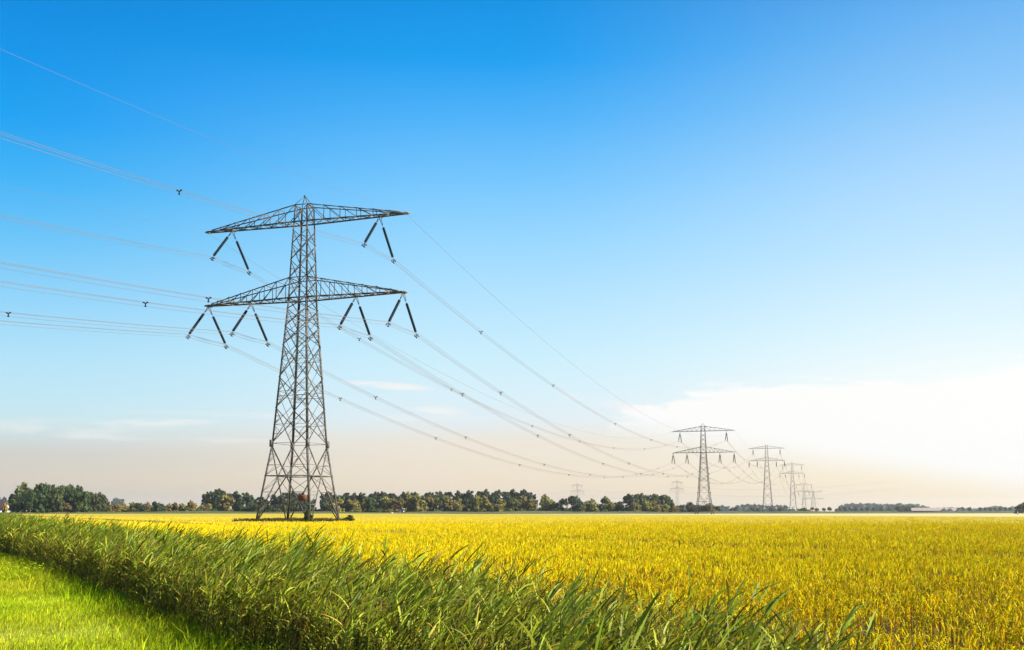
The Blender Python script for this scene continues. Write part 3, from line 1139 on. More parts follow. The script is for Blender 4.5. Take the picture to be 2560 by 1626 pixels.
# slender pylons of another line, far behind the trees
def make_far_pylon():
    root = empty('slender_pylon')
    br = MB()
    H = 60.0
    bw = lambda z: float(np.interp(z, [0, 40, 60], [3.0, 1.7, 1.0]))
    cor = [(-1, -1), (1, -1), (1, 1), (-1, 1)]
    for cx, cy in cor:
        m = MB()
        m.bar((cx * bw(0), cy * bw(0), 0), (cx * bw(40), cy * bw(40), 40), 0.14)
        m.bar((cx * bw(40), cy * bw(40), 40), (cx * bw(56), cy * bw(56), 56), 0.14)
        m.build('leg', M['steel'], root)
    lv = list(range(0, 57, 4))
    for i in range(4):
        (ax, ay), (bx, by) = cor[i], cor[(i + 1) % 4]
        for a, b in zip(lv[:-1], lv[1:]):
            br.bar((ax * bw(a), ay * bw(a), a), (bx * bw(b), by * bw(b), b), 0.07)
            br.bar((bx * bw(a), by * bw(a), a), (ax * bw(b), ay * bw(b), b), 0.07)
    for cx, cy in cor:
        br.bar((cx * bw(56), cy * bw(56), 56), (0, 0, H), 0.18)
    br.build('bracing', M['steel'], root)
    for z, half in ((54.0, 15.5), (42.5, 18.0)):
        am = MB()
        for sg in (-1, 1):
            for yy in (-1, 1):
                am.bar((sg * 1, yy * 1.2, z), (sg * half, yy * 0.3, z), 0.13)
                am.bar((sg * 1, yy * 1.2, z + 3), (sg * half, yy * 0.3, z + 0.5), 0.10)
                for k in range(5):
                    f1, f2 = k / 5, (k + 1) / 5
                    am.bar((sg * (1 + (half - 1) * f1), yy * (1.2 - 0.9 * f1), z + 3 - 2.5 * f1), (sg * (1 + (half - 1) * f2), yy * (1.2 - 0.9 * f2), z), 0.12)
        am.build('cross_arm', M['chord'], root)
        for x in ((11.5,) if z > 50 else (8.0, 16.5)):
            for sg in (-1, 1):
                for yy in (-1, 1):
                    m = MB()
                    m.lathe((sg * x, 0.3 * yy, z - 0.2), (sg * x, yy * 3.2, z - 7.2), [(0, 0.06), (0.1, 0.13), (0.9, 0.13), (1, 0.06)], 6)
                    m.build('insulator_string', M['insul'], root)
    return root


q1 = make_far_pylon()
bx1, _ = px(1691.5, 1278, 1900)
q1.location = (bx1, 1900, 0)
q1.rotation_euler = (0, 0, R(38))
q2 = copy_tree(q1)
bx2, _ = px(1443, 1278, 2120)
q2.location = (bx2, 2120, 0)
q2.rotation_euler = (0, 0, R(38))
tag(q1, 'faint slender pylon of a farther line, left of the second pylon of the row', 'pylon', 'slender pylons of the distant line')
tag(q2, 'faintest slender pylon, above the trees left of the domed dark clump', 'pylon', 'slender pylons of the distant line')

# ------------------------------------------------------------------ wires
ORD = ['first', 'second', 'third', 'fourth', 'fifth', 'sixth']
NODES = [(-29.04 - DIRX * 400, 141.08 - DIRY * 400, 0.0)] + PYL
SPACER = MB()
SPACER.bar((0, 0, 0), (-0.22, 0, 0.13), 0.075)
SPACER.bar((0, 0, 0), (0.22, 0, 0.13), 0.075)
SPACER.bar((0, 0, 0), (0, 0, -0.26), 0.085)
for x, z in ((-0.22, 0.13), (0.22, 0.13), (0, -0.26)):
    SPACER.box(x - 0.06, x + 0.06, -0.09, 0.09, z - 0.06, z + 0.06)
SP_ME = mesh_np('spacer', SPACER.v, SPACER.q, M['spacer'])
cth, sth = math.cos(0.3175), math.sin(0.3175)


def node_pt(i, a, d, z):
    nx, ny, ex = NODES[i]
    return Vector((nx + a * cth + d * sth, ny - a * sth + d * cth, z + ex))


NAMES_A = {(-11.6, 1): 'left of the upper arm', (11.6, 1): 'right of the upper arm',
           (-15.2, 0): 'left end of the lower arm', (-8.2, 0): 'inner left of the lower arm',
           (8.2, 0): 'inner right of the lower arm', (15.2, 0): 'right end of the lower arm'}
SPANN = ['out of the left edge, ', 'nearest to second pylon, ', 'second to third pylon, ', 'third to fourth pylon, ', 'fourth to fifth pylon, ', 'fifth to angle pylon, ']
for i in range(len(NODES) - 1):
    for a, upper in ATT:
        z = 37.17 if upper else 26.52
        root = empty('conductor_bundle', node_pt(i + 1 if i == 0 else i, a, 0, z))
        tag(root, 'triple wire ' + SPANN[i] + NAMES_A[(a, upper)], 'power line', 'conductor bundles of the power line')
        A = node_pt(i, a, 4.55, z)
        B = node_pt(i + 1, a, -4.55, z if i < 5 else z - 1.0)
        nseg = 44 if i < 2 else 20
        base_pts = [A.lerp(B, k / nseg) - Vector((0, 0, 4 * 12.7 * (k / nseg) * (1 - k / nseg))) for k in range(nseg + 1)]
        J = node_pt(i, a, -4.55, z)
        if i > 0:
            base_pts = [J, J.lerp(A, 0.5) - Vector((0, 0, 0.12))] + base_pts
        for ox, oz in ((-0.22, 0.13), (0.22, 0.13), (0.0, -0.26)):
            m = MB()
            off = Vector((ox * cth, -ox * sth, oz - 0.2))
            m.tube([tuple(p + off - root.location) for p in base_pts], (0.016, 0.022)[i] if i < 2 else 0.034, 4)
            m.build('wire', M['wire'], root)
        for f in (0.092, 0.207, 0.361, 0.493, 0.62, 0.77, 0.90):
            sp = bpy.data.objects.new('spacer', SP_ME)
            COL.objects.link(sp)
            sp.parent = root
            sp.location = A.lerp(B, f) - Vector((0, 0, 4 * 12.7 * f * (1 - f) + 0.2)) - root.location
            sp.rotation_euler = (0, 0, yaw)
            sp.scale = (0.95, 0.95, 0.95) if i == 0 else (1.15, 1.15, 1.15)
    for sgx, nm in ((-1, 'left'), (1, 'right')):
        A = node_pt(i, sgx * 15.6, 0, 41.95)
        B = node_pt(i + 1, sgx * 15.6, 0, 41.95 if i < 5 else 40.0)
        nseg = 44 if i < 2 else 20
        m = MB()
        o_ = node_pt(max(i, 1), sgx * 15.6, 0, 41.95)
        m.tube([tuple(A.lerp(B, k / nseg) - Vector((0, 0, 4 * 12.9 * (k / nseg) * (1 - k / nseg))) - o_) for k in range(nseg + 1)], 0.010 if i == 0 else 0.022, 4)
        o = m.build('earth_wire', M['wire'])
        o.location = o_
        tag(o, 'single thin wire ' + SPANN[i] + nm + ' tip of the upper arm', 'wire', 'earth wires of the power line')
# faint wires of the distant line
fd = Vector((bx1 - bx2, 1900 - 2120, 0))
fc = [Vector((bx2, 2120, 0)) - fd, Vector((bx2, 2120, 0)), Vector((bx1, 1900, 0)), Vector((bx1, 1900, 0)) + fd * 1.6]
FN = ['left of the faintest slender pylon', 'between the two slender pylons', 'right of the nearer slender pylon']
for i in range(3):
    for (x, z, nm) in ((-11.5, 46.8, 'upper front'), (11.5, 46.8, 'upper rear'), (-16.5, 35.3, 'lower front'), (16.5, 35.3, 'lower rear')):
        off = Vector((x * math.cos(R(38)), x * math.sin(R(38)), z))
        A, B = fc[i] + off, fc[i + 1] + off
        m = MB()
        m.tube([tuple(A.lerp(B, k / 14) - Vector((0, 0, 4 * 9 * (k / 14) * (1 - k / 14))) - A) for k in range(15)], 0.035, 4)
        o = m.build('distant_wire', M['wire'])
        o.location = A
        tag(o, 'faint distant wire ' + FN[i] + ', ' + nm + ' one', 'wire', 'wires of the distant line')

# ------------------------------------------------------------------ trees


def crown_mesh(name, m, seed, shape, nclump=46, nleaf=70, leaf=0.045, hole=0.0):
    """unit-height crown built of leaf clumps: shape = list of (x, y, z, r) lobes"""
    r = np.random.default_rng(seed)
    cs = []
    lob = np.array(shape)
    wts = lob[:, 3] ** 2
    wts = wts / wts.sum()
    for _ in range(nclump):
        l = lob[r.choice(len(lob), p=wts)]
        d = r.normal(size=3)
        d /= np.linalg.norm(d)
        if d[2] < -0.55:
            d[2] *= -0.5
        rad = l[3] * r.uniform(0.72, 1.0)
        cs.append((l[0] + d[0] * rad, l[1] + d[1] * rad, l[2] + d[2] * rad * 0.9, l[3] * r.uniform(0.22, 0.42)))
    for l in lob:                                   # inner filling
        cs.append((l[0], l[1], l[2], l[3] * 0.75))
    V, C = [], []
    for cx, cy, cz, cr in cs:
        if cz - cr < 0.0:
            cz = cr * 0.8
        n = max(20, int(nleaf * (cr / 0.1)))
        d = r.normal(size=(n, 3))
        d /= np.linalg.norm(d, axis=1)[:, None]
        p = np.array([cx, cy, cz]) + d * (cr * r.uniform(0.55, 1.08, n))[:, None]
        nn = d + r.normal(size=(n, 3)) * 0.45
        nn /= np.linalg.norm(nn, axis=1)[:, None]
        u = np.cross(nn, r.normal(size=(n, 3)))
        u /= np.linalg.norm(u, axis=1)[:, None]
        w = np.cross(nn, u)
        sz = leaf * r.uniform(0.5, 1.15, n)[:, None]
        V.append(np.stack([p - u * sz, p - w * sz * 0.6, p + u * sz, p + w * sz * 0.6], 1))
        t = r.uniform(0.72, 1.25) * r.uniform(0.75, 1.25, n)
        C.append(np.stack([t * r.uniform(0.9, 1.15), t, t * 0.95], -1))
    V = np.concatenate(V).reshape(-1, 3)
    V[:, 2] = np.maximum(V[:, 2], 0.004)
    C = np.concatenate(C)
    return mesh_np(name, V, np.arange(len(V)).reshape(-1, 4), m, tint=C)


def trunk_mesh(name, seed, h0, h1, r0, limbs, spread):
    r = random.Random(seed)
    m = MB()
    pts = [(0, 0, 0), (0.01 * r.uniform(-1, 1), 0, h0 * 0.5), (0.015 * r.uniform(-1, 1), 0.01, h0), (0.02, 0.0, h1)]
    m.tube(pts, [r0, r0 * 0.8, r0 * 0.62, r0 * 0.2], 6)
    for k in range(limbs):
        a = 2 * math.pi * (k + r.random() * 0.5) / limbs
        z = h0 * r.uniform(0.55, 1.0)
        e = spread * r.uniform(0.6, 1.0)
        zt_ = z + (h1 - z) * r.uniform(0.5, 1.0)
        m.tube([(0, 0, z), (math.cos(a) * e * 0.5, math.sin(a) * e * 0.5, (z + zt_) / 2 + 0.02), (math.cos(a) * e, math.sin(a) * e, zt_)],
               [r0 * 0.45, r0 * 0.3, r0 * 0.1], 5)
    return mesh_np(name, m.v, m.q, M['bark'])


def lobes(seed, n, w, z0, z1, r0, r1):
    r = random.Random(seed)
    out = []
    for k in range(n):
        a = r.uniform(0, 6.28)
        f = (k + 0.5) / n
        rr = w * (0.3 + 0.7 * r.random()) * (1 - 0.35 * f)
        out.append((math.cos(a) * rr, math.sin(a) * rr, z0 + (z1 - z0) * f, r.uniform(r0, r1)))
    return out


PROTO = {}


def proto(kind, crowns, trunks):
    PROTO[kind] = list(zip(crowns, trunks))


# broad full tree, leafy to the ground (width about 1 x height)
proto('full', [crown_mesh('crown', M['leaf_dark'], 100 + i, lobes(i, 9, 0.32, 0.14, 0.76, 0.19, 0.26)) for i in range(3)],
      [trunk_mesh('trunk', i, 0.3, 0.8, 0.03, 6, 0.3) for i in range(3)])
proto('olive', [crown_mesh('crown', M['leaf_olive'], 120 + i, lobes(10 + i, 11, 0.33, 0.12, 0.80, 0.15, 0.24), nclump=75) for i in range(4)],
      [trunk_mesh('trunk', 10 + i, 0.25, 0.8, 0.03, 6, 0.3) for i in range(4)])
proto('poplar', [crown_mesh('crown', M['leaf_poplar'], 140 + i, lobes(20 + i, 7, 0.30, 0.48, 0.86, 0.13, 0.19) + lobes(40 + i, 5, 0.28, 0.12, 0.5, 0.16, 0.22), nclump=75) for i in range(3)],
      [trunk_mesh('trunk', 20 + i, 0.5, 0.9, 0.022, 8, 0.32) for i in range(3)])
proto('open', [crown_mesh('crown', M['leaf_light'], 160 + i, lobes(30 + i, 7, 0.30, 0.5, 0.88, 0.08, 0.14), nclump=26, nleaf=60) for i in range(2)],
      [trunk_mesh('trunk', 30 + i, 0.45, 0.92, 0.02, 9, 0.34) for i in range(2)])
proto('round', [crown_mesh('crown', M['leaf_dark'], 180 + i, lobes(50 + i, 5, 0.16, 0.45, 0.72, 0.22, 0.28), nclump=40) for i in range(2)],
      [trunk_mesh('trunk', 50 + i, 0.4, 0.8, 0.03, 6, 0.22) for i in range(2)])
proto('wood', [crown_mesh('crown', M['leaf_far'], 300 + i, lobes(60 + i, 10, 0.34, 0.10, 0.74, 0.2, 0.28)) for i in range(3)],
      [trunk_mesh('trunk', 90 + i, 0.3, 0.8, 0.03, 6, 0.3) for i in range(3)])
for kk, mm in (('bush', 'leaf_light'), ('dark_bush', 'leaf_dark'), ('red_bush', 'leaf_red'), ('yellow_bush', 'leaf_yellow')):
    proto(kk, [crown_mesh('crown', M[mm], 200 + i + len(kk), [(-0.22, 0, 0.42, 0.36), (0.25, 0.1, 0.38, 0.34), (0.02, -0.15, 0.58, 0.36), (0.0, 0.2, 0.3, 0.3)], nclump=34, leaf=0.06) for i in range(2)],
          [trunk_mesh('trunk', 70 + i, 0.15, 0.6, 0.03, 5, 0.3) for i in range(2)])
KNAME = {'full': 'broadleaf_tree', 'wood': 'broadleaf_tree', 'olive': 'willow_tree', 'poplar': 'poplar_tree', 'open': 'open_crowned_tree', 'round': 'roadside_tree',
         'bush': 'bush', 'dark_bush': 'bush', 'red_bush': 'bush', 'yellow_bush': 'bush'}
KW = {'full': 1.05, 'wood': 1.05, 'olive': 1.0, 'poplar': 0.98, 'open': 0.92, 'round': 0.86, 'bush': 1.25, 'dark_bush': 1.25, 'red_bush': 1.25, 'yellow_bush': 1.25}
ti = 0


def tree(kind, x, w, ytop, Z, label, group=None, zbase=0.0):
    """x, w, ytop in photo pixels; Z = distance; real size follows"""
    global ti
    ti += 1
    X, zt = px(x, ytop, Z)
    h = (zt - zbase)
    wid = w / F * Z
    c, t = PROTO[kind][ti % len(PROTO[kind])]
    o = empty(KNAME[kind], (X, Z, zbase), random.uniform(0, 6.28))
    sx = wid / KW[kind] * (1.2 if kind in ('full', 'olive', 'poplar', 'wood') else 1.05)
    o.scale = (sx, sx, h)
    a = bpy.data.objects.new('crown', c)
    b = bpy.data.objects.new('trunk', t)
    for k in (a, b):
        COL.objects.link(k)
        k.parent = o
    tag(o, label, 'bush' if 'bush' in kind else 'tree', group)
    return o


NUM = ['first', 'second', 'third', 'fourth', 'fifth', 'sixth', 'seventh', 'eighth', 'ninth', 'tenth', 'eleventh', 'twelfth', 'thirteenth', 'fourteenth',
       'fifteenth', 'sixteenth', 'seventeenth', 'eighteenth', 'nineteenth', 'twentieth', 'twenty-first', 'twenty-second', 'twenty-third', 'twenty-fourth', 'twenty-fifth',
       'twenty-sixth', 'twenty-seventh', 'twenty-eighth', 'twenty-ninth', 'thirtieth', 'thirty-first', 'thirty-second', 'thirty-third', 'thirty-fourth', 'thirty-fifth', 'thirty-sixth']


def zline(x, off):
    return (BA + 22 + off) / (1 - BB * (x - 1280) / F)


def row(kind, lst, off, desc, group, Z=None, jitter=6):
    """desc contains %s for the ordinal counted from the left"""
    lst = sorted(lst, key=lambda e: e[0])
    for k, e in enumerate(lst):
        x, w, yt = e[:3]
        kd = e[3] if len(e) > 3 else kind
        z = (Z if Z else zline(x, off)) + random.uniform(-jitter, jitter)
        tree(kd, x, w, yt, z, desc % NUM[k], group)


# big clump on the left
row('full', [(40, 36, 1229), (68, 52, 1218), (100, 54, 1199), (128, 50, 1204), (152, 48, 1206), (176, 52, 1203), (197, 48, 1206), (217, 46, 1222), (232, 42, 1223), (249, 46, 1225), (262, 28, 1233)],
    20, '%s from left of the tall dark green trees in the left clump', 'tall trees of the left clump')
row('full', [(52, 40, 1222), (82, 50, 1212), (112, 52, 1208), (142, 52, 1212), (168, 50, 1210), (190, 46, 1214), (208, 42, 1222), (240, 40, 1232)], -8,
    '%s from left of the front trees of the left clump', 'front trees of the left clump')
tree('open', 56, 48, 1203, zline(56, 12), 'open airy crowned tree at the left shoulder of the big left clump')
tree('open', 134, 44, 1214, zline(134, -4), 'paler sunlit tree in front of the middle of the left clump')
row('dark_bush', [(53, 36, 1254), (88, 38, 1255), (118, 42, 1250), (215, 36, 1262), (240, 40, 1258)], -6, '%s from left of the low green bushes along the foot of the left clump', 'low bushes at the left clump')
tree('red_bush', 176, 52, 1256, zline(176, -12), 'rusty red leafless looking bush in front of the left clump', zbase=0.4)
tree('bush', 148, 36, 1262, zline(148, -10), 'brownish bush just left of the rusty red bush', zbase=0.4)
tree('yellow_bush', 18, 16, 1251, zline(18, 8), 'sunlit yellow tree between the white farmhouse and left clump', zbase=0.3)
row('poplar', [(3, 12, 1244), (12, 12, 1242), (21, 12, 1243), (29, 12, 1246)], 0, '%s from left of the hazy poplars behind the farmhouse at left edge', 'hazy poplars at the left edge', Z=1700)
tree('round', 300, 48, 1243, 2700, 'hazy dome shaped tree rising behind the low willows right of left clump')
# low willow belt
row('olive', [(282, 26, 1257), (300, 26, 1256), (318, 26, 1257), (337, 28, 1254), (372, 28, 1254), (422, 26, 1257), (441, 28, 1256), (459, 26, 1257), (474, 22, 1259), (505, 22, 1259)],
    70, '%s from left of the low olive trees between left clump and tall poplars', 'low olive trees right of the left clump')
row('olive', [(354, 28, 1254, 'full'), (394, 32, 1250, 'full'), (408, 24, 1256, 'full'), (484, 28, 1248, 'olive')], 45, '%s from left of the darker round trees standing out of the low olive belt', 'darker trees in the low olive belt')
tree('red_bush', 519, 18, 1263, zline(519, 10), 'small reddish bush left of the tall poplars behind the field', zbase=0.6)
row('bush', [(500, 20, 1268), (434, 14, 1276), (363, 12, 1278), (280, 16, 1277)], -4, '%s from left of the small green bushes on the bank left of the pylon', 'small bushes on the bank')
# tall group left of pylon
row('poplar', [(520, 44, 1229), (543, 52, 1223), (568, 52, 1224), (590, 44, 1229), (622, 48, 1232), (650, 42, 1241), (668, 40, 1249), (692, 40, 1238), (715, 46, 1230), (737, 46, 1229), (762, 42, 1233), (780, 34, 1247)],
    110, '%s from left of the tall dark trees behind and left of the nearest pylon', 'tall dark trees near the pylon')
row('olive', [(567, 46, 1234, 'olive'), (522, 26, 1258), (605, 36, 1250, 'full'), (640, 40, 1256, 'full'), (676, 44, 1258, 'full'), (704, 40, 1258, 'full'), (733, 36, 1254, 'full'), (760, 32, 1258, 'full'), (788, 26, 1266, 'full')],
    24, '%s from left of the front row trees seen through the nearest pylon', 'front row trees near the pylon')
# long central belt: dark back row
row('poplar', [(810, 38, 1236), (832, 46, 1230), (858, 50, 1230), (884, 44, 1233), (902, 44, 1233), (924, 46, 1232), (946, 48, 1230), (968, 48, 1230), (990, 48, 1231), (1012, 46, 1231), (1036, 46, 1231), (1060, 46, 1230),
               (1082, 46, 1231), (1103, 48, 1229), (1125, 48, 1228), (1148, 48, 1228), (1170, 48, 1227), (1192, 48, 1226), (1213, 50, 1224), (1236, 48, 1226), (1258, 46, 1227), (1280, 48, 1224), (1300, 46, 1225), (1318, 42, 1229), (1331, 36, 1237)],
    115, '%s from left of the dark green crowns in the back row of the central belt', 'back row of the central tree belt')
row('olive', [(815, 42, 1256, 'full'), (842, 42, 1243), (866, 42, 1246), (888, 38, 1247), (912, 38, 1240), (934, 42, 1239, 'full'), (960, 46, 1240), (985, 42, 1243), (1008, 40, 1240), (1030, 46, 1230), (1054, 44, 1233), (1077, 42, 1236), (1102, 44, 1236, 'open'),
              (1127, 46, 1239), (1150, 36, 1246), (1172, 42, 1240, 'full'), (1194, 44, 1234), (1216, 42, 1240), (1243, 46, 1246), (1266, 40, 1237, 'full'), (1290, 40, 1242), (1311, 38, 1238), (1332, 38, 1244)],
    22, '%s from left of the olive brown trees in the front row of the central belt', 'front row of the central tree belt')
row('bush', [(888, 36, 1267), (948, 22, 1269), (976, 24, 1268), (1005, 16, 1273), (1092, 20, 1270), (1302, 18, 1270)], -2, '%s from left of the low light green bushes at the foot of the central belt', 'low bushes of the central belt')
row('dark_bush', [(x, 62, 1263 + (k * 7 % 5)) for k, x in enumerate(range(508, 1330, 44))], 60, '%s from left of the low dark shrubs filling under the tree belt', 'shrubs under the tree belt')
row('dark_bush', [(x, 54, 1262 + (k * 7 % 5)) for k, x in enumerate(range(1362, 1700, 36))], 45, '%s from left of the low dark shrubs under the trees right of the belt', 'shrubs under the right trees')
row('dark_bush', [(x, 44, 1262 + (k * 5 % 4)) for k, x in enumerate(range(270, 500, 26))], 90, '%s from left of the low shrubs under the small olive trees', 'shrubs under the olive trees')
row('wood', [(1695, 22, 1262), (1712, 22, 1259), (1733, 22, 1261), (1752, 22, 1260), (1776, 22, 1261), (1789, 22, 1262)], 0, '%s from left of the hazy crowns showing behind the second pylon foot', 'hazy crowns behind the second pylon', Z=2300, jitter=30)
# right part of belt
row('olive', [(1366, 44, 1236), (1388, 32, 1253, 'full'), (1402, 28, 1242, 'full'), (1417, 34, 1240, 'open'), (1438, 34, 1234, 'full'), (1452, 34, 1254), (1478, 46, 1246), (1500, 30, 1256, 'full'), (1520, 44, 1241), (1545, 38, 1250, 'full')],
    24, '%s from left of the separate mixed trees between the belt and domed dark clump', 'mixed trees right of the central belt')
row('full', [(1576, 50, 1229), (1602, 50, 1228), (1628, 46, 1229), (1648, 46, 1232), (1668, 42, 1232)], 30, '%s from left of the big dark trees in the domed clump', 'big trees of the domed clump')
row('olive', [(1585, 40, 1253), (1612, 36, 1247), (1638, 38, 1250), (1660, 34, 1260), (1684, 26, 1262)], 6, '%s from left of the olive trees in front of the domed clump', 'olive trees before the domed clump')
row('full', [(1700, 30, 1260), (1726, 36, 1252), (1745, 30, 1260), (1768, 44, 1256, 'olive'), (1788, 26, 1264)], 60, '%s from left of the small trees around the foot of the second pylon', 'small trees near the second pylon')
# hazy far trees on the right
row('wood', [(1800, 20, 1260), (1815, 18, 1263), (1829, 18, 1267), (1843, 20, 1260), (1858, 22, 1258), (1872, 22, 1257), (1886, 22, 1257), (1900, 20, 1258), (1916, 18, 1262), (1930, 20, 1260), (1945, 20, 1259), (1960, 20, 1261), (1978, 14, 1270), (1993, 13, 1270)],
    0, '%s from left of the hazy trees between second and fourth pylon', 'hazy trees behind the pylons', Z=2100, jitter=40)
row('round', [(1825, 16, 1270), (1836, 16, 1268), (1880, 16, 1268), (1893, 16, 1269), (1926, 18, 1268), (1948, 16, 1269)], 0, '%s from left of the darker small round trees before the hazy trees', 'small round trees behind the pylons', Z=1150, jitter=20)
tree('full', 2005, 20, 1268, 960, 'very dark round tree at the foot of the fourth pylon')
tree('olive', 2017, 12, 1273, 980, 'small pale bush shaped tree right of the very dark round tree')
row('round', [(2027, 14, 1267), (2038, 14, 1270), (2057, 13, 1269), (2071, 14, 1267), (2086, 9, 1271)], 0, '%s from left of the lone round trees right of the angle pylon', 'lone round trees near the angle pylon', Z=1250, jitter=20)
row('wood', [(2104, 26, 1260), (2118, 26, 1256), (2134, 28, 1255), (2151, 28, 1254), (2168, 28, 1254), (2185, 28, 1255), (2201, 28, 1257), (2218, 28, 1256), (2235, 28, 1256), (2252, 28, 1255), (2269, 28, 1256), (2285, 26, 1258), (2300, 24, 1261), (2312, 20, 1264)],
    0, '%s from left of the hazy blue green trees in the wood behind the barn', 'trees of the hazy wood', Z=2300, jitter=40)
row('full', [(2244, 26, 1264), (2258, 26, 1263), (2273, 26, 1263)], 0, '%s from left of the darker trees between hazy wood and barn', 'darker trees by the barn', Z=1350, jitter=10)
row('round', [(2096, 12, 1268), (2109, 12, 1267), (2122, 12, 1267), (2136, 12, 1267), (2150, 12, 1268), (2164, 12, 1267), (2179, 12, 1267), (2200, 12, 1268), (2219, 12, 1268)],
    0, '%s from left of the roadside trees in front of the hazy wood', 'roadside trees left of the barn', Z=1400, jitter=12)
row('round', [(2402, 13, 1267), (2418, 14, 1267), (2446, 12, 1268), (2458, 12, 1268), (2470, 12, 1268), (2482, 12, 1268), (2495, 12, 1267), (2508, 12, 1267), (2520, 12, 1268)],
    0, '%s from left of the roadside trees right of the barn', 'roadside trees right of the barn', Z=1400, jitter=12)
row('wood', [(2335, 20, 1268), (2352, 22, 1267), (2370, 22, 1266), (2392, 22, 1268), (2415, 22, 1269), (2436, 24, 1269), (2455, 24, 1267), (2473, 26, 1264), (2490, 26, 1262), (2506, 24, 1266), (2530, 26, 1264), (2545, 26, 1261)],
    0, '%s from left of the palest hazy trees at the far right horizon', 'palest trees at the right horizon', Z=2800, jitter=60)
tree('full', 2551, 34, 1255, 640, 'large dark tree cut by the right edge of the picture')
tree('full', 2570, 46, 1252, 650, 'large dark tree mostly beyond the right edge of the picture')

row('wood', [(x, 26, 1271) for x in range(1695, 1975, 18)], 0, '%s from left of the low hazy growth behind the second and third pylons', 'low hazy growth behind the pylons', Z=1900, jitter=20)
row('wood', [(x, 26, 1270) for x in range(2096, 2320, 20)], 0, '%s from left of the low edge trees of the hazy wood', 'low edge trees of the hazy wood', Z=2100, jitter=20)
row('wood', [(x, 28, 1272) for x in range(2400, 2550, 22)], 0, '%s from left of the low hazy growth at the right horizon', 'low hazy growth at the right horizon', Z=2400, jitter=20)

# ------------------------------------------------------------------ weeds and bushes at the foot of the nearest pylon
vg = Veg()
n = 9000
lx = rnd(n, -6.6, 5.2)
ly = rnd(n, -6.0, 6.0)
X_ = PX + lx * math.cos(TH) + ly * math.sin(TH)
Y_ = PY - lx * math.sin(TH) + ly * math.cos(TH)
hh = rnd(n, 0.70, 1.12) * (1 + 0.12 * fbm(X_, Y_, 0.8, 55, 3))
a_ = rnd(n, 0, 6.28)
b_ = np.stack([X_, Y_, np.zeros(n)], -1)
mid_ = b_ + np.stack([0.1 * np.cos(a_), 0.1 * np.sin(a_), hh * 0.6], -1)
tp_ = b_ + np.stack([0.3 * np.cos(a_), 0.3 * np.sin(a_), hh], -1)
wd_ = np.stack([np.cos(a_ + 1.5), np.sin(a_ + 1.5), np.zeros(n)], -1)
gmix = RNG.random(n)[:, None]
colr = np.array([[0.9, 0.55, 0.6]]) * gmix + np.array([[0.55, 0.85, 0.5]]) * (1 - gmix)
vg.add(np.stack([b_, mid_, tp_], 1), wd_[:, None, :] * (np.array([1, 1, 0.2])[None, :] * 0.045)[:, :, None], colr * rnd(n, 0.5, 1.2)[:, None])
tag(vg.build('weeds', M['weed']), 'rough brown and green weeds under the feet of the nearest pylon', 'weeds', kind='stuff')


def pyl_pt(a, d):
    return PX + a * math.cos(TH) + d * math.sin(TH), PY - a * math.sin(TH) + d * math.cos(TH)


def bush(kind, a, d, w, h, label):
    x, y = pyl_pt(a, d)
    o = empty('bush', (x, y, 0), random.uniform(0, 6))
    o.scale = (w / 1.25, w / 1.25, h)
    c, t = PROTO[kind][0]
    for k, nme in ((c, 'foliage'), (t, 'stem')):
        e = bpy.data.objects.new(nme, k)
        COL.objects.link(e)
        e.parent = o
    tag(o, label, 'bush')


bush('dark_bush', 4.6, 5.6, 2.6, 1.6, 'round green bush at the right foot of the nearest pylon')
bush('dark_bush', 4.4, -4.9, 1.6, 2.4, 'tall green bush at the front foot of the nearest pylon')
bush('red_bush', 2.4, -5.2, 1.3, 1.25, 'small reddish bush left of the tall bush under the nearest pylon')
bush('bush', -6.5, -4.4, 1.4, 0.95, 'low pale bush at the left foot of the nearest pylon')

# herb clump at the left edge of the verge
vg = Veg()
n = 1500
cx_, cy_ = st(-1.0, 27.5)
r_ = np.sqrt(RNG.random(n)) * 1.25
a_ = rnd(n, 0, 6.28)
z_ = rnd(n, 0.05, 0.62) * (1 - 0.45 * r_)
b_ = np.stack([cx_ + r_ * np.cos(a_) * 1.0, cy_ + r_ * np.sin(a_) * 1.5, z_], -1)
aa = rnd(n, 0, 6.28)
dv = np.stack([np.cos(aa), np.sin(aa), rnd(n, -0.1, 0.6)], -1) * rnd(n, 0.05, 0.12)[:, None]
wd_ = np.stack([-np.sin(aa), np.cos(aa), np.zeros(n)], -1) * 0.022
vg.add(np.stack([b_, b_ + dv * 0.5, b_ + dv], 1), wd_[:, None, :] * np.array([0.3, 1.0, 0.1])[None, :, None], tint_rand(n, 0.5, 1.0))
ho = vg.build('herb_clump', M['grass'])
tag(ho, 'leafy light green herb clump between verge and reeds at the left edge', 'plant')

# ------------------------------------------------------------------ buildings and small things
M['roofpink'] = mat('pale_pink_roof', (0.30, 0.235, 0.19), 0.8, noise=(0.5, (0.26, 0.20, 0.16), (1, 8, 1)))
M['cream'] = mat('cream_cladding', (0.75, 0.65, 0.45), 0.8, noise=(0.6, (0.44, 0.37, 0.24)))
M['dkwall'] = mat('dark_boarding', (0.07, 0.075, 0.08), 0.8, noise=(0.8, (0.10, 0.09, 0.08)))
M['white'] = mat('white_render', (0.48, 0.47, 0.44), 0.7, noise=(0.7, (0.42, 0.41, 0.38)))
M['dkroof'] = mat('dark_tiles', (0.035, 0.022, 0.025), 0.7, noise=(2.0, (0.06, 0.03, 0.03)))
M['redroof'] = mat('red_tiles', (0.22, 0.11, 0.075), 0.8, noise=(2.0, (0.18, 0.09, 0.06)))
M['glass'] = mat('window_glass', (0.02, 0.03, 0.04), 0.15, noise=(1.0, (0.03, 0.04, 0.05)), spec=0.6)
M['blue'] = mat('blue_paint', (0.03, 0.13, 0.42), 0.4, noise=(1.0, (0.025, 0.10, 0.33)))
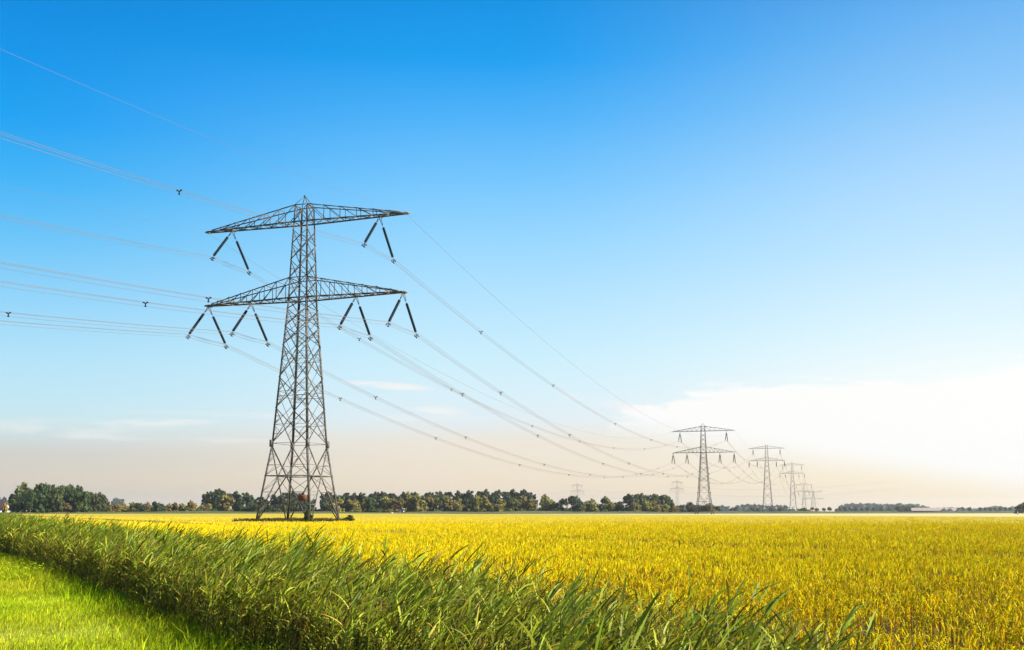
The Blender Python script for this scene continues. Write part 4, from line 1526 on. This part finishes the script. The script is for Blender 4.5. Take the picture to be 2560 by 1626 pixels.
M['rubber'] = mat('black_rubber', (0.015, 0.015, 0.015), 0.8, noise=(3.0, (0.03, 0.03, 0.03)))


def gable_roof(m, x0, x1, y0, y1, ze, zr, axis='x', ov=0.3, th=0.15):
    """two roof slabs with thickness"""
    if axis == 'x':
        ym = (y0 + y1) / 2
        for a, b in ((y0 - ov, ym), (y1 + ov, ym)):
            dzo = (zr - ze) / (abs(ym - y0)) * ov
            za = ze - dzo
            pts = [(x0 - ov, a, za), (x1 + ov, a, za), (x1 + ov, b, zr), (x0 - ov, b, zr)]
            up = [(p[0], p[1], p[2] + th) for p in pts]
            m.poly(pts)
            m.poly(up)
            for k in range(4):
                m.poly([pts[k], pts[(k + 1) % 4], up[(k + 1) % 4], up[k]])
    else:
        xm = (x0 + x1) / 2
        for a, b in ((x0 - ov, xm), (x1 + ov, xm)):
            dzo = (zr - ze) / (abs(xm - x0)) * ov
            za = ze - dzo
            pts = [(a, y0 - ov, za), (a, y1 + ov, za), (b, y1 + ov, zr), (b, y0 - ov, zr)]
            up = [(p[0], p[1], p[2] + th) for p in pts]
            m.poly(pts)
            m.poly(up)
            for k in range(4):
                m.poly([pts[k], pts[(k + 1) % 4], up[(k + 1) % 4], up[k]])


def pent(m, x0, x1, y, ze, zr, yd):       # gable end wall, with thickness yd
    xm = (x0 + x1) / 2
    for yy in (y, y + yd):
        m.poly([(x0, yy, 0), (x1, yy, 0), (x1, yy, ze), (x0, yy, ze)])
        m.poly([(x0, yy, ze), (x1, yy, ze), (xm, yy, zr)])


# long barn at the right
BZ = 1200.0
bx, _ = px(2276, 1278, BZ)
sc = BZ / F
barn = empty('barn', (bx, BZ, 0), R(-19))
Lb = 118 * sc
w1 = MB()
w1.box(2, Lb - 6, 0.3, 21.7, 0, 2.6)
w1.build('wall', M['dkwall'], barn)
rf = MB()
gable_roof(rf, 0, Lb - 8, 0, 22, 2.4, 5.6, 'x', 0.8, 0.25)
rf.build('roof', M['roofpink'], barn)
for x0 in (67 * sc, 80 * sc):
    gp = MB()
    pent(gp, x0, x0 + 13 * sc, -7.0, 2.0, 5.0, 0.3)
    gp.box(x0 + 0.1, x0 + 13 * sc - 0.1, -6.7, 0.2, 0, 2.0)
    gp.build('gable_wall', M['cream'], barn)
    gr = MB()
    gable_roof(gr, x0, x0 + 13 * sc, -7.0, 6, 2.0, 5.0, 'y', 0.25, 0.2)
    gr.build('roof', M['roofpink'], barn)
    dr = MB()
    dr.box(x0 + 5.6 * sc, x0 + 7.4 * sc, -7.08, -7.02, 0.0, 1.6)
    dr.build('door', M['dkwall'], barn)
eg = MB()
x0 = 103 * sc
pent(eg, x0, x0 + 15 * sc, -4.0, 2.2, 5.9, 0.3)
eg.box(x0 + 0.1, x0 + 15 * sc - 0.1, -3.7, 20, 0, 2.2)
eg.build('gable_wall', M['cream'], barn)
er = MB()
gable_roof(er, x0, x0 + 15 * sc, -4.0, 21, 2.2, 5.9, 'y', 0.3, 0.2)
er.build('roof', M['roofpink'], barn)
tag(barn, 'long low barn with pale pink roof and cream gables at the right horizon', 'barn')


def house(name, x, Z, w, d, ze, zr, roof, wall, label, rz=0.0, axis='x', z0=0.0):
    X, _ = px(x, 1278, Z)
    o = empty(name, (X, Z, z0), rz)
    m = MB()
    m.box(-w / 2, w / 2, 0, d, 0, ze)
    if axis == 'x':
        for xx in (-w / 2, w / 2):
            m.poly([(xx, 0, ze), (xx, d, ze), (xx, d / 2, zr)])
    else:
        for yy in (0, d):
            m.poly([(-w / 2, yy, ze), (w / 2, yy, ze), (0, yy, zr)])
    m.build('wall', wall, o)
    r_ = MB()
    if axis == 'x':
        gable_roof(r_, -w / 2, w / 2, 0, d, ze, zr, 'x', 0.35, 0.18)
    else:
        gable_roof(r_, -w / 2, w / 2, 0, d, ze, zr, 'y', 0.35, 0.18)
    ro = r_.build('roof', roof, o)
    c = MB()
    c.box(-w * 0.3, -w * 0.3 + 0.6, d / 2 - 0.3, d / 2 + 0.3, zr - 0.5, zr + 0.8)
    c.build('chimney', roof, ro)
    for fx in (-0.28, 0.28):
        wn = MB()
        wn.box(w * fx - 0.5, w * fx + 0.5, -0.06, -0.01, 1.0, 2.1)
        wn.build('window', M['glass'], o)
    dn = MB()
    dn.box(-0.5, 0.5, -0.06, -0.01, 0.0, 2.1)
    dn.build('door', M['dkwall'], o)
    tag(o, label, 'house')
    return o


house('farmhouse', -8, 560, 9.0, 8.0, 2.9, 6.6, M['dkroof'], M['white'], 'white farmhouse with dark roof cut by the left edge of the picture', z0=0.4)
house('cottage', 1823, 1250, 4.6, 9.0, 2.2, 5.0, M['white'], M['white'], 'tiny white gabled cottage between second and third pylon', axis='y')
house('cottage', 2024, 1230, 4.4, 7.0, 1.6, 3.4, M['redroof'], M['white'], 'tiny red roofed cottage under the far angle pylon')

# small blue tractor by the bank
TZ = zline(1008, -30)
tx, _ = px(1007, 1278, TZ)
tr = empty('tractor', (tx, TZ, 0.9), 0)
m = MB()
m.box(-1.55, -0.15, -0.5, 0.5, 0.75, 1.55)
m.poly([(-1.55, -0.5, 1.55), (-0.15, -0.5, 1.55), (-0.15, -0.5, 1.9)])
m.box(-1.62, -1.5, -0.4, 0.4, 0.8, 1.4)
m.build('bonnet', M['blue'], tr)
m = MB()
m.box(-0.12, 1.2, -0.7, 0.7, 0.9, 1.45)
m.build('body', M['blue'], tr)
m = MB()
m.box(-0.05, 1.1, -0.66, 0.66, 1.47, 2.35)
cb = m.build('cab', M['glass'], tr)
m = MB()
m.box(-0.15, 1.22, -0.76, 0.76, 2.37, 2.5)
m.box(-0.12, 1.2, -0.74, -0.70, 1.44, 1.6)
m.build('roof', M['white'], cb)
for x, r_ in ((-1.1, 0.5), (0.75, 0.85)):
    for yy in (-0.95, 0.65):
        m = MB()
        m.lathe((x, yy, r_), (x, yy + 0.35, r_), [(0, r_ * 0.9), (0.1, r_), (0.9, r_), (1, r_ * 0.9)], 16)
        wh = m.build('wheel', M['rubber'], tr)
        m = MB()
        m.lathe((x, yy - 0.02, r_), (x, yy + 0.37, r_), [(0, r_ * 0.5), (1, r_ * 0.5)], 12)
        m.build('rim', M['white'], wh)
tag(tr, 'small blue tractor with black cab parked before the central tree belt', 'tractor')
# small pale trough left of the tractor
x_, _ = px(980, 1278, TZ)
m = MB()
m.box(-0.75, 0.75, -0.3, -0.24, 0.0, 0.5)
m.box(-0.75, 0.75, 0.24, 0.3, 0.0, 0.5)
m.box(-0.75, -0.69, -0.24, 0.24, 0.0, 0.5)
m.box(0.69, 0.75, -0.24, 0.24, 0.0, 0.5)
m.box(-0.69, 0.69, -0.24, 0.24, 0.0, 0.1)
o = m.build('trough', M['white'])
o.location = (x_, TZ + 1, 0.75)
tag(o, 'small white trough left of the blue tractor at the field edge', 'trough')
# white marker post on the right
x_, _ = px(2538, 1278, 420)
m = MB()
m.lathe((0, 0, 0), (0, 0, 1.9), [(0, 0.22), (0.8, 0.2), (0.92, 0.13), (1, 0.04)], 8)
m.box(-0.24, 0.24, -0.24, 0.24, 0.0, 0.12)
o = m.build('marker_post', M['white'])
o.location = (x_, 420, 0.0)
tag(o, 'white marker post in front of the large dark tree at the right edge', 'post')

# ------------------------------------------------------------------ haze
hz = MB()
hz.box(-6100, 6100, -6100, 6100, -1.7, 68.0)
hm = bpy.data.materials.new('haze_air')
hm.use_nodes = True
hn = hm.node_tree
hn.nodes.clear()
ho_ = hn.nodes.new('ShaderNodeOutputMaterial')
pv = hn.nodes.new('ShaderNodeVolumePrincipled')
pv.inputs['Color'].default_value = (0.96, 0.93, 0.88, 1)
pv.inputs['Density'].default_value = 0.00010
pv.inputs['Anisotropy'].default_value = 0.5
hn.links.new(pv.outputs[0], ho_.inputs['Volume'])
o = hz.build('haze', hm)
tag(o, 'pale evening haze that softens the far trees and pylons', 'haze', kind='stuff')
